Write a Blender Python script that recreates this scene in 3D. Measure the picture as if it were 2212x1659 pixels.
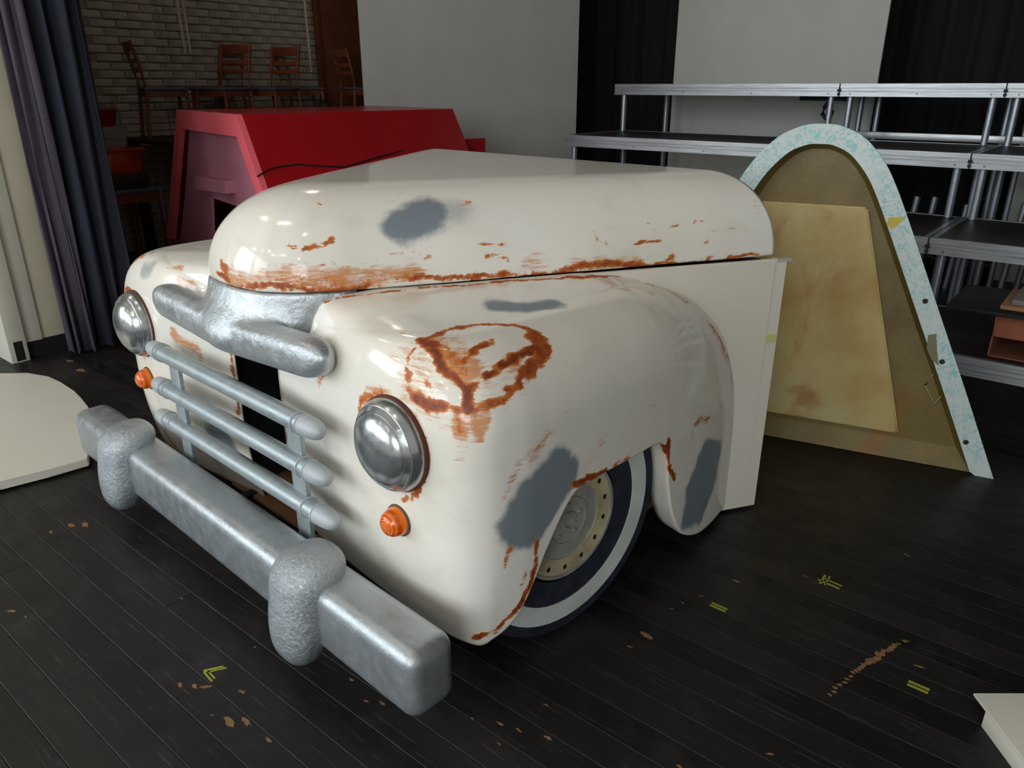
import bpy, bmesh, math, random
import numpy as np
from mathutils import Vector, Matrix
random.seed(7)
rng = np.random.default_rng(11)
for o in list(bpy.data.objects):
    bpy.data.objects.remove(o, do_unlink=True)
SC = bpy.context.scene
COL = SC.collection

# ------------------------------------------------------------------ camera
CAM_H = 1.6
cam = bpy.data.cameras.new('camera'); cam.sensor_width = 36.0; cam.lens = 36.0 * 1630.0 / 2212.0
cam.clip_start = 0.02; cam.clip_end = 60
camo = bpy.data.objects.new('camera', cam); COL.objects.link(camo)
camo.location = (0, 0, CAM_H)
camo.rotation_euler = (math.pi / 2 - math.atan(643 / 1630), 0, 0)
SC.camera = camo

# ------------------------------------------------------------------ world, lights, exposure
SC.view_settings.view_transform = 'Standard'
SC.view_settings.look = 'None'
SC.view_settings.gamma = 1.0
SC.view_settings.use_curve_mapping = False
SC.view_settings.exposure = 0.27
world = bpy.data.worlds.new('world'); SC.world = world; world.use_nodes = True
world.node_tree.nodes['Background'].inputs[0].default_value = (0.96, 0.94, 0.86, 1)
world.node_tree.nodes['Background'].inputs[1].default_value = 0.38

TA = math.radians(42.8)          # truck heading: its back axis, measured from +Y to the right
T_R = Vector((math.cos(TA), -math.sin(TA), 0)); T_B = Vector((math.sin(TA), math.cos(TA), 0))
T_O = T_R * -2.2 + T_B * 1.0     # truck origin on the floor (centre of its front)
def tw(a, b, z): return T_O + T_R * a + T_B * b + Vector((0, 0, z))

def area_light(name, loc, target, sx, sy, power, color):
    l = bpy.data.lights.new(name, 'AREA'); l.shape = 'RECTANGLE'; l.size = sx; l.size_y = sy
    l.energy = power; l.color = color
    o = bpy.data.objects.new(name, l); COL.objects.link(o); o.location = loc
    o.rotation_euler = (Vector(target) - Vector(loc)).to_track_quat('-Z', 'Y').to_euler()
    return o
def point_light(name, loc, power, color, r):
    l = bpy.data.lights.new(name, 'POINT'); l.energy = power; l.color = color; l.shadow_soft_size = r
    o = bpy.data.objects.new(name, l); COL.objects.link(o); o.location = loc
    return o
# daylight through the hall's tall windows (left of and behind the camera)
area_light('hall_window_light', tw(-7.6, -5.6, 3.0), tw(0, .3, .6), 5.2, 3.6, 320, (0.84, 0.94, 1.0))
area_light('hall_window_light', tw(-2.2, -9.0, 3.2), tw(0, .3, .6), 6.5, 3.6, 280, (0.84, 0.93, 1.0))
area_light('hall_window_light', tw(5.2, -7.5, 3.2), tw(.8, .3, .6), 3.6, 3.2, 210, (0.88, 0.95, 1.0))
# ceiling lamps: one row over the stage edge, one over the hall
for a_, b_ in ((-6.8, -.5), (-3.6, -.6), (-1.0, -.75), (.75, -1.05), (-9.0, -4.7), (-6.5, -3.9), (-4.7, -5.0), (-1.8, -4.6), (.1, -4.2), (.9, -4.8), (3.1, -4.6)):
    point_light('ceiling_lamp', tw(a_, b_, 4.6), 20, (1.0, 0.89, 0.74), .07)
# added fill light that brightens the brick wall backstage
point_light('backstage_fill_light', (-2.2, 7.3, 4.9), 21, (1.0, 0.90, 0.80), .12)

# ------------------------------------------------------------------ helpers
def props(o, label=None, cat=None, group=None, kind=None):
    if label: o['label'] = label
    if cat: o['category'] = cat
    if group: o['group'] = group
    if kind: o['kind'] = kind
    return o
def link(o, parent=None):
    COL.objects.link(o)
    if parent: o.parent = parent
    return o
def empty(name, loc=(0, 0, 0), rz=0.0, parent=None):
    o = bpy.data.objects.new(name, None); o.empty_display_size = .1
    link(o, parent); o.location = loc; o.rotation_euler = (0, 0, rz); return o
def mesh(name, verts, faces, mat=None, parent=None, smooth=True, sharp=None):
    me = bpy.data.meshes.new(name)
    me.from_pydata([tuple(map(float, v)) for v in verts], [], [tuple(map(int, f)) for f in faces]); me.update()
    bm = bmesh.new(); bm.from_mesh(me); bmesh.ops.recalc_face_normals(bm, faces=bm.faces); bm.to_mesh(me); bm.free()
    return finish(name, me, mat, parent, smooth, sharp)
def finish(name, me, mat=None, parent=None, smooth=True, sharp=None):
    if mat: me.materials.append(mat)
    for p in me.polygons: p.use_smooth = smooth
    if sharp is not None:
        try: me.set_sharp_from_angle(angle=math.radians(sharp))
        except Exception: pass
    return link(bpy.data.objects.new(name, me), parent)
def from_bm(name, bm, mat=None, parent=None, smooth=False, sharp=None):
    me = bpy.data.meshes.new(name); bmesh.ops.recalc_face_normals(bm, faces=bm.faces); bm.to_mesh(me); bm.free()
    return finish(name, me, mat, parent, smooth, sharp)
def bm_box(bm, lo, hi, bev=0.0, seg=2):
    c = [(lo[i] + hi[i]) / 2 for i in range(3)]; s = [hi[i] - lo[i] for i in range(3)]
    r = bmesh.ops.create_cube(bm, size=1.0)
    bmesh.ops.scale(bm, vec=s, verts=r['verts']); bmesh.ops.translate(bm, vec=c, verts=r['verts'])
    if bev > 0:
        es = list({e for v in r['verts'] for e in v.link_edges})
        bmesh.ops.bevel(bm, geom=es, offset=bev, segments=seg, affect='EDGES', profile=.5)
def box(name, lo, hi, mat=None, parent=None, bev=0.0, seg=2):
    bm = bmesh.new(); bm_box(bm, lo, hi, bev, seg); return from_bm(name, bm, mat, parent, bev > 0, 35 if bev > 0 else None)
def bm_tube(bm, pts, r, n=12, cap=True):
    pts = [Vector(p) for p in pts]; rs = r if isinstance(r, (list, tuple)) else [r] * len(pts)
    rings = []
    for i, p in enumerate(pts):
        d = (pts[min(i + 1, len(pts) - 1)] - pts[max(i - 1, 0)]).normalized()
        q = d.to_track_quat('Z', 'Y')
        rings.append([bm.verts.new(p + q @ Vector((rs[i] * math.cos(2 * math.pi * k / n), rs[i] * math.sin(2 * math.pi * k / n), 0))) for k in range(n)])
    for a, b in zip(rings, rings[1:]):
        for k in range(n): bm.faces.new((a[k], a[(k + 1) % n], b[(k + 1) % n], b[k]))
    if cap: bm.faces.new(rings[0]); bm.faces.new(rings[-1])
def tube(name, pts, r, mat=None, parent=None, n=12, cap=True):
    bm = bmesh.new(); bm_tube(bm, pts, r, n, cap); return from_bm(name, bm, mat, parent, True, 40)
def lathe(name, prof, mat=None, parent=None, n=40, axis='y', origin=(0, 0, 0), sharp=40):
    """prof: (radius, height along axis)"""
    V, F = [], []
    m = len(prof)
    for (r, h) in prof:
        for k in range(n):
            c, s = math.cos(2 * math.pi * k / n) * r, math.sin(2 * math.pi * k / n) * r
            p = {'y': (c, h, s), 'z': (c, s, h), 'x': (h, c, s)}[axis]
            V.append([p[i] + origin[i] for i in range(3)])
    for i in range(m - 1):
        for k in range(n):
            F.append((i * n + k, i * n + (k + 1) % n, (i + 1) * n + (k + 1) % n, (i + 1) * n + k))
    if prof[0][0] > 1e-5: F.append(tuple(range(n)))
    if prof[-1][0] > 1e-5: F.append(tuple((m - 1) * n + k for k in range(n)))
    o = mesh(name, V, F, mat, parent, True, sharp)
    bm = bmesh.new(); bm.from_mesh(o.data); bmesh.ops.remove_doubles(bm, verts=bm.verts, dist=1e-5)
    bmesh.ops.recalc_face_normals(bm, faces=bm.faces); bm.to_mesh(o.data); bm.free()
    return o
def prism(name, poly, y0, y1, mat=None, parent=None, bev=0.0, plane='xz', smooth=False):
    """extrude 2-D polygon: plane xz -> thickness along y ; plane xy -> thickness along z"""
    bm = bmesh.new()
    def P(p, t): return (p[0], t, p[1]) if plane == 'xz' else ((p[0], p[1], t) if plane == 'xy' else (t, p[0], p[1]))
    A = [bm.verts.new(P(p, y0)) for p in poly]; B = [bm.verts.new(P(p, y1)) for p in poly]
    bm.faces.new(A); bm.faces.new(B); n = len(poly)
    for i in range(n): bm.faces.new((A[i], A[(i + 1) % n], B[(i + 1) % n], B[i]))
    if bev: bmesh.ops.bevel(bm, geom=list(bm.edges), offset=bev, segments=2, affect='EDGES')
    return from_bm(name, bm, mat, parent, smooth or bev > 0, 35)
def catmull(keys, n):
    K = np.array(keys, float); m = len(K); out = []
    Kp = np.vstack([2 * K[0] - K[1], K, 2 * K[-1] - K[-2]])
    for t in np.linspace(0, m - 1, n):
        i = min(int(t), m - 2); f = t - i
        p0, p1, p2, p3 = Kp[i], Kp[i + 1], Kp[i + 2], Kp[i + 3]
        out.append(.5 * ((2 * p1) + (p2 - p0) * f + (2 * p0 - 5 * p1 + 4 * p2 - p3) * f * f + (3 * p1 - 3 * p2 + p3 - p0) * f ** 3))
    return np.array(out)
def grid_faces(nu, nv, off=0):
    return [(off + i * nv + j, off + (i + 1) * nv + j, off + (i + 1) * nv + j + 1, off + i * nv + j + 1) for i in range(nu - 1) for j in range(nv - 1)]

# ------------------------------------------------------------------ materials
class NT:
    def __init__(s, name):
        s.m = bpy.data.materials.new(name); s.m.use_nodes = True; s.t = s.m.node_tree; s.n = s.t.nodes
        s.b = s.n['Principled BSDF']
    def new(s, typ, **kw):
        n = s.n.new(typ)
        for k, v in kw.items(): setattr(n, k, v)
        return n
    def link(s, a, b): s.t.links.new(a, b)
    def set(s, **kw):
        for k, v in kw.items():
            k = {'base': 'Base Color', 'rough': 'Roughness', 'metal': 'Metallic', 'coat': 'Coat Weight', 'coatr': 'Coat Roughness', 'spec': 'Specular IOR Level', 'trans': 'Transmission Weight', 'emis': 'Emission Color', 'emistr': 'Emission Strength', 'ior': 'IOR', 'sheen': 'Sheen Weight'}[k]
            s.b.inputs[k].default_value = v
    def coords(s, scale=(1, 1, 1), kind='Object', rot=(0, 0, 0)):
        tc = s.new('ShaderNodeTexCoord'); mp = s.new('ShaderNodeMapping')
        mp.inputs['Scale'].default_value = scale; mp.inputs['Rotation'].default_value = rot
        s.link(tc.outputs[kind], mp.inputs[0]); return mp.outputs[0]
    def noise(s, vec, scale, detail=4, rough=.55, dist=0.0):
        n = s.new('ShaderNodeTexNoise'); n.inputs['Scale'].default_value = scale; n.inputs['Detail'].default_value = detail
        n.inputs['Roughness'].default_value = rough; n.inputs['Distortion'].default_value = dist
        s.link(vec, n.inputs['Vector']); return n.outputs['Fac']
    def ramp(s, fac, stops, interp='LINEAR'):
        r = s.new('ShaderNodeValToRGB'); r.color_ramp.interpolation = interp
        e = r.color_ramp.elements
        while len(e) < len(stops): e.new(.5)
        for i, (p, c) in enumerate(stops):
            e[i].position = p; e[i].color = c if len(c) == 4 else (*c, 1)
        s.link(fac, r.inputs[0]); return r.outputs[0]
    def math(s, op, a, b=None, clamp=False):
        m = s.new('ShaderNodeMath', operation=op, use_clamp=clamp)
        for i, x in enumerate((a, b)):
            if x is None: continue
            if isinstance(x, (int, float)): m.inputs[i].default_value = x
            else: s.link(x, m.inputs[i])
        return m.outputs[0]
    def mix(s, fac, a, b):
        m = s.new('ShaderNodeMix', data_type='RGBA')
        for sock, x in ((m.inputs[0], fac), (m.inputs[6], a), (m.inputs[7], b)):
            if isinstance(x, (int, float)): sock.default_value = x
            elif isinstance(x, tuple): sock.default_value = x if len(x) == 4 else (*x, 1)
            else: s.link(x, sock)
        return m.outputs[2]
    def step(s, x, lo, hi):
        m = s.new('ShaderNodeMapRange', interpolation_type='SMOOTHSTEP'); m.inputs[1].default_value = lo; m.inputs[2].default_value = hi
        s.link(x, m.inputs[0]); return m.outputs[0]
    def attr(s, name):
        a = s.new('ShaderNodeAttribute', attribute_name=name); return a
    def bump(s, h, strength=.3, dist=.005):
        b = s.new('ShaderNodeBump'); b.inputs['Strength'].default_value = strength; b.inputs['Distance'].default_value = dist
        s.link(h, b.inputs['Height']); s.link(b.outputs[0], s.b.inputs['Normal'])
def srgb(r, g, b):
    f = lambda c: (c / 255 / 12.92) if c / 255 <= .04045 else ((c / 255 + .055) / 1.055) ** 2.4
    return (f(r), f(g), f(b), 1)
MATS = {}
def simple(name, col, rough=.5, metal=0.0, var=.12, scale=6.0, bump=0.0, bscale=40, **kw):
    if name in MATS: return MATS[name]
    t = NT(name); c = t.coords(); n = t.noise(c, scale, 5)
    dark = tuple(x * (1 - var) for x in col[:3]) + (1,); lite = tuple(min(1, x * (1 + var)) for x in col[:3]) + (1,)
    t.link(t.ramp(n, [(.3, dark), (.7, lite)]), t.b.inputs['Base Color'])
    t.set(rough=rough, metal=metal, **kw)
    if bump: t.bump(t.noise(c, bscale, 4), bump, .004)
    MATS[name] = t.m; return t.m

def mat_body():
    t = NT('worn_cream_paint')
    c = t.coords(); at = t.attr('wear'); sp = t.new('ShaderNodeSeparateColor'); t.link(at.outputs['Color'], sp.inputs[0])
    rust, prim, wash = sp.outputs[0], sp.outputs[1], sp.outputs[2]
    big = t.noise(c, 1.6, 3)
    base = t.ramp(big, [(.35, srgb(230, 224, 211)), (.65, srgb(236, 233, 225))])
    # fine streaks of thin brown, dragged along the panels
    cs = t.coords((2.2, 2.2, 26)); st = t.noise(cs, 6, 7, .7, .3)
    blot = t.noise(c, 3.1, 3)
    stf = t.math('MULTIPLY', t.step(st, .62, .72), t.step(blot, .48, .64))
    base = t.mix(t.math('MULTIPLY', stf, .45), base, srgb(176, 132, 92))
    gr = t.step(t.noise(t.coords((1, 1, 2.0)), 4.2, 6, .7, .4), .52, .80)
    base = t.mix(t.math('MULTIPLY', gr, .38), base, srgb(206, 188, 164))
    # soft grubby wash
    nz = t.noise(t.coords((.55, .55, 4.5)), 26, 8, .78, .4); nb = t.noise(c, 11, 4, .6)
    wn = t.math('ADD', t.math('MULTIPLY', t.math('SUBTRACT', nz, .5), 2.0), t.math('MULTIPLY', t.math('SUBTRACT', nb, .5), 1.0))
    wf = t.step(t.math('MULTIPLY', t.math('ADD', wash, wn), t.step(wash, .03, .3)), .45, 1.0)
    base = t.mix(t.math('MULTIPLY', wf, .85), base, srgb(200, 126, 64))
    # grey primer patches: sprayed, soft speckled edge
    sn = t.noise(c, 260, 2)
    pf = t.step(t.math('ADD', prim, t.math('MULTIPLY', t.math('SUBTRACT', sn, .5), .5)), .18, .92)
    base = t.mix(pf, base, srgb(126, 136, 144))
    # rust, brushed on in short strokes
    cr = t.coords((.6, .6, 3.4)); n1 = t.noise(cr, 34, 8, .75, .5); n2 = t.noise(c, 150, 4, .6)
    nn = t.math('ADD', t.math('MULTIPLY', t.math('SUBTRACT', n1, .5), 1.9), t.math('MULTIPLY', t.math('SUBTRACT', n2, .5), .7))
    rf = t.step(t.math('MULTIPLY', t.math('ADD', rust, nn), t.step(rust, .02, .3)), .40, .66)
    rcol = t.ramp(t.math('ADD', t.math('MULTIPLY', rust, .42), t.math('MULTIPLY', t.noise(c, 60, 6, .75, .5), .62)), [(.44, srgb(214, 144, 74)), (.60, srgb(188, 102, 42)), (.72, srgb(154, 74, 32)), (.86, srgb(112, 48, 24))])
    base = t.mix(rf, base, rcol)
    t.link(base, t.b.inputs['Base Color'])
    rg = t.math('ADD', t.math('MULTIPLY', rf, .4), t.math('MULTIPLY', pf, .28))
    t.link(t.math('ADD', rg, .12), t.b.inputs['Roughness'])
    t.set(spec=.5)
    t.bump(t.noise(c, 9, 3), .05, .01)
    return t.m
M_BODY = mat_body()

def mat_silver(name, rough=.36, bstr=.35, bscale=55, col=(176, 182, 186), metal=.72):
    t = NT(name); c = t.coords()
    n = t.noise(c, 11, 6, .65)
    t.link(t.ramp(n, [(.3, srgb(*[x - 7 for x in col])), (.7, srgb(*[min(255, x + 7) for x in col]))]), t.b.inputs['Base Color'])
    r = t.ramp(t.noise(c, 22, 5), [(.3, (rough - .08,) * 3), (.7, (rough + .1,) * 3)])
    t.link(r, t.b.inputs['Roughness']); t.set(metal=metal)
    h = t.math('ADD', t.math('ADD', t.math('MULTIPLY', t.noise(c, bscale, 6, .7, .6), 1.0), t.math('MULTIPLY', t.step(t.noise(c, 150, 2, .5), .68, .74), .5)), t.math('MULTIPLY', t.noise(c, bscale * .22, 3), .35))
    t.bump(h, bstr, .006)
    return t.m
M_SILVER = mat_silver('silver_bumper_paint', .36, .22, 60)
M_SILVER_ROUGH = mat_silver('silver_crumpled_skin', .36, .75, 85)
M_SILVER_NOSE = mat_silver('silver_hammered_skin', .34, .6, 26, (188, 194, 198))
M_SILVER_BAR = mat_silver('silver_grille_paint', .42, .10, 40, (168, 178, 182), .6)
M_SILVER_CAP = mat_silver('silver_plaster_cap', .55, .25, 50, (176, 182, 186), .3)

def mat_chrome():
    t = NT('worn_chrome'); c = t.coords()
    n = t.noise(c, 14, 5, .6); sc = t.noise(t.coords((1, 1, 1)), 34, 5, .7, 1.0)
    t.link(t.ramp(n, [(.33, srgb(164, 168, 170)), (.64, srgb(186, 190, 190)), (.80, srgb(160, 140, 120))]), t.b.inputs['Base Color'])
    t.link(t.ramp(sc, [(.35, (.16,) * 3), (.7, (.30,) * 3)]), t.b.inputs['Roughness'])
    t.set(metal=.85); t.bump(t.noise(c, 30, 5, .7, .5), .12, .004); return t.m
M_CHROME = mat_chrome()
def mat_amber():
    t = NT('amber_lens_plastic'); c = t.coords()
    w = t.new('ShaderNodeTexWave', wave_type='RINGS', rings_direction='Y'); w.inputs['Scale'].default_value = 42
    t.link(c, w.inputs['Vector'])
    t.link(t.ramp(w.outputs['Fac'], [(.2, srgb(206, 76, 4)), (.8, srgb(248, 124, 16))]), t.b.inputs['Base Color'])
    t.set(rough=.12, coat=.8); t.bump(w.outputs['Fac'], .25, .003); return t.m
M_AMBER = mat_amber()
M_RUBBER = simple('black_rubber', srgb(30, 30, 32), .6)
M_BLACK = simple('matt_black_paint', srgb(16, 16, 18), .7)
M_TYRE = simple('tyre_paint_black', srgb(40, 42, 52), .5, var=.35, scale=16)
M_WWALL = simple('whitewall_paint', srgb(196, 202, 198), .6, bump=.15)
def mat_rim():
    t = NT('rusty_rim_paint'); c = t.coords()
    b = t.ramp(t.noise(c, 9, 5), [(.35, srgb(150, 140, 112)), (.65, srgb(192, 180, 142))])
    f = t.step(t.noise(c, 21, 6, .7), .62, .70)
    t.link(t.mix(f, b, srgb(132, 66, 34)), t.b.inputs['Base Color']); t.set(rough=.55); return t.m
M_RIM = mat_rim()
M_RIMGREY = simple('rim_grey_paint', srgb(146, 146, 138), .5, 0, .3, 12)
M_WOOD = simple('bare_pine', srgb(150, 108, 72), .7, var=.25, scale=9)
M_PLY = simple('shade_dark_plywood', srgb(52, 34, 26), .8, var=.3)  # kept dark to imitate the unlit inside of the truck shell
M_PANEL = simple('cream_panel_paint', srgb(220, 214, 200), .35, var=.03, scale=2)

# ------------------------------------------------------------------ the floor: long black boards
ST = math.radians(39.1)          # stage frame: u along the boards, v towards the back of the stage
S_R = Vector((math.cos(ST), -math.sin(ST), 0)); S_B = Vector((math.sin(ST), math.cos(ST), 0))
def sw(u, v, z=0): return S_R * u + S_B * v + Vector((0, 0, z))
def mat_boards():
    t = NT('worn_black_floor_paint')
    c = t.coords(kind='Object'); info = t.new('ShaderNodeObjectInfo')
    base = t.ramp(info.outputs['Random'], [(0, srgb(20, 19, 20)), (.5, srgb(27, 25, 26)), (1, srgb(34, 31, 31))])
    cl = t.coords((1.2, 30, 1), 'Object')          # scuffs dragged along the board
    s1 = t.step(t.noise(cl, 3.0, 7, .75), .56, .72)
    base = t.mix(t.math('MULTIPLY', s1, .6), base, srgb(92, 82, 74))
    s2 = t.math('MULTIPLY', t.step(t.noise(t.coords((.7, 60, 1)), 4.0, 6, .7), .60, .70), t.step(t.noise(c, 1.3, 3), .48, .62))
    base = t.mix(t.math('MULTIPLY', s2, .5), base, srgb(120, 100, 80))
    d = t.noise(c, 5.0, 5, .6)
    base = t.mix(t.math('MULTIPLY', t.step(d, .5, .75), .35), base, srgb(62, 58, 56))
    sp = t.step(t.noise(c, 95, 2, .5), .735, .77)   # specks of bare wood and dried paint
    big = t.step(t.noise(c, 3.3, 2), .5, .62)
    base = t.mix(t.math('MULTIPLY', sp, t.math('MULTIPLY', big, .8)), base, srgb(150, 116, 84))
    t.link(base, t.b.inputs['Base Color'])
    t.link(t.ramp(t.noise(c, 7, 5), [(.3, (.34,) * 3), (.7, (.55,) * 3)]), t.b.inputs['Roughness'])
    t.set(spec=.35)
    t.bump(t.noise(cl, 4, 5), .12, .003); return t.m
M_BOARD = mat_boards()
def mat_joint():
    t = NT('dusty_board_joint'); f = t.noise(t.coords((1.2, 9, 1)), 5.0, 6, .75)
    t.link(t.ramp(f, [(.40, srgb(18, 17, 17)), (.58, srgb(58, 54, 50)), (.72, srgb(108, 98, 88))]), t.b.inputs['Base Color']); t.set(rough=.9); return t.m
M_JOINT = mat_joint()
floor = empty('floor', (0, 0, 0), -ST); floor['kind'] = 'structure'
sub = mesh('subfloor', [(-9, -1.5, -.002), (5, -1.5, -.002), (5, 9, -.002), (-9, 9, -.002)], [(0, 1, 2, 3)], M_JOINT, floor, False)
BW = .0945
board_meshes = {}
def board_mesh(L):
    k = round(L, 3)
    if k not in board_meshes:
        bm = bmesh.new(); bm_box(bm, (0, 0, -.02), (L, BW - .0022, 0), 0)
        top = [e for e in bm.edges if all(v.co.z > -.001 for v in e.verts)]
        bmesh.ops.bevel(bm, geom=top, offset=.0009, segments=1, affect='EDGES')
        me = bpy.data.meshes.new('board'); bm.to_mesh(me); bm.free(); me.materials.append(M_BOARD); board_meshes[k] = me
    return board_meshes[k]
row = 0
v = .489 - 9 * BW
while v < 8.2:
    far = v > 3.2
    L = 4.725 if not far else 7.0
    u = -8.0 - (row * 1.37) % L if not far else -8.0
    while u < 3.2:
        L2 = L
        if far and u > -1.5: L2 = 4.2
        if u + L2 > -7.5:
            o = bpy.data.objects.new('board', board_mesh(L2)); link(o, floor); o.location = (u, v + .0011, 0)
        u += L2 + .0015
    v += BW; row += 1

# bare patches and tape on the floor (thin flakes)
M_BARE = simple('bare_worn_wood', srgb(132, 96, 64), .8, var=.3, scale=60)
M_TAPE = simple('yellow_green_tape', srgb(150, 152, 52), .6, var=.2, scale=90)
M_PINK = simple('faded_pink_tape', srgb(140, 96, 84), .7)
FZ = [.0004]
def flake(cx, cy, L, Wd, ang, mat, n=13, jag=.62, z=.0006, parent=None, name='worn_patch'):
    pts = []; FZ[0] += .000012; z = FZ[0]
    for k in range(n):
        t = 2 * math.pi * k / n; r = 1 - jag * random.random()
        x, y = L / 2 * math.cos(t) * r, Wd / 2 * math.sin(t) * r
        pts.append((cx + x * math.cos(ang) - y * math.sin(ang), cy + x * math.sin(ang) + y * math.cos(ang), z))
    return mesh(name, pts, [tuple(range(n))], mat, parent, False)
BARE = [(-2.944, 0.888, .05), (-2.909, 0.926, .06), (-2.955, 0.816, .03), (-2.552, 0.539, .04), (-2.483, 0.556, .02), (-1.81, 0.718, .03), (-1.776, 0.741, .035), (-1.747, 0.76, .035), (-1.653, 0.815, .03), (-1.581, 0.73, .05), (-1.543, 0.761, .045), (-1.638, 0.714, .015), (-1.447, 0.764, .03), (-2.18, 0.925, .02), (-1.783, 0.943, .015), (-1.667, 1.011, .012), (-1.448, 1.041, .025), (-1.309, 1.036, .03), (-1.35, 1.013, .02), (-1.078, 1.155, .015), (-1.008, 1.189, .03), (-0.955, 1.203, .025), (-0.877, 1.232, .03), (-0.966, 1.135, .015), (-0.95, 1.32, .02), (-0.892, 1.67, .025), (-0.88, 1.748, .05), (-0.879, 1.913, .02), (-0.863, 1.964, .018), (-0.832, 2.036, .022), (-0.776, 2.19, .03), (-0.598, 2.37, .025), (-0.353, 2.732, .04), (-0.564, 2.226, .012), (-0.402, 1.551, .025), (-0.182, 2.137, .03), (-0.563, 1.367, .03), (-3.322, 1.203, .02), (-4.474, 1.36, .1), (-4.726, 1.676, .12), (-4.955, 1.704, .08)]
for (u, v_, s) in BARE:
    flake(u, v_, s * 1.15, s * .45, random.uniform(-.3, .7), M_BARE, parent=floor)
SCR = [(-0.354, 1.856), (-0.323, 1.986), (-0.297, 2.081), (-0.272, 2.161), (-0.242, 2.23)]
for i in range(26):
    t = i / 25 * 3.6; k = min(int(t), 3); f = t - k
    u = SCR[k][0] * (1 - f) + SCR[k + 1][0] * f; v_ = SCR[k][1] * (1 - f) + SCR[k + 1][1] * f
    wdt = .012 + .022 * math.exp(-((t - 2.2) / .7) ** 2)
    flake(u + random.uniform(-.004, .004), v_, .016 + wdt * .3, wdt * 1.3, 0, M_BARE, parent=floor, name='scratch_mark')
flake(-.242, 2.23, .03, .02, .3, M_BARE, parent=floor, name='scratch_mark')
def tape(label, *strips):
    r = None
    bm = bmesh.new()
    for (u, v_, L, Wd, ang) in strips:
        c, s = math.cos(ang), math.sin(ang)
        vs = []
        for (x, y) in ((-L / 2, -Wd / 2), (L / 2, -Wd / 2), (L / 2, Wd / 2), (-L / 2, Wd / 2)):
            p = sw(u + x * c - y * s, v_ + x * s + y * c); vs.append((p.x, p.y))
        lo = [bm.verts.new((x, y, .0002)) for x, y in vs]; hi = [bm.verts.new((x, y, .0012)) for x, y in vs]
        bm.faces.new(hi); bm.faces.new(lo[::-1])
        for i in range(4): bm.faces.new((lo[i], lo[(i + 1) % 4], hi[(i + 1) % 4], hi[i]))
    o = from_bm('floor_tape', bm, M_TAPE); props(o, label, 'tape', 'yellow tape marks on the floor'); return o
tape('bent green-yellow tape mark on the floor in front of the bumper', (-1.777, .785, .050, .006, -.1), (-1.779, .796, .045, .005, -.1), (-1.795, .812, .012, .055, -.55), (-1.783, .818, .006, .05, -.55))
tape('cross-shaped yellow tape mark farthest from the camera', (-.52, 2.375, .075, .008, -.1), (-.51, 2.395, .06, .006, -.1), (-.545, 2.39, .008, .06, .05), (-.53, 2.392, .006, .06, .05))
tape('small yellow tape strip between truck wheel and cross-shaped tape', (-.762, 2.012, .055, .008, 0), (-.762, 2.026, .055, .008, 0))
tape('small yellow tape strip beside the white tray', (-.164, 2.038, .055, .009, 0), (-.164, 2.054, .055, .009, 0))

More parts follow.
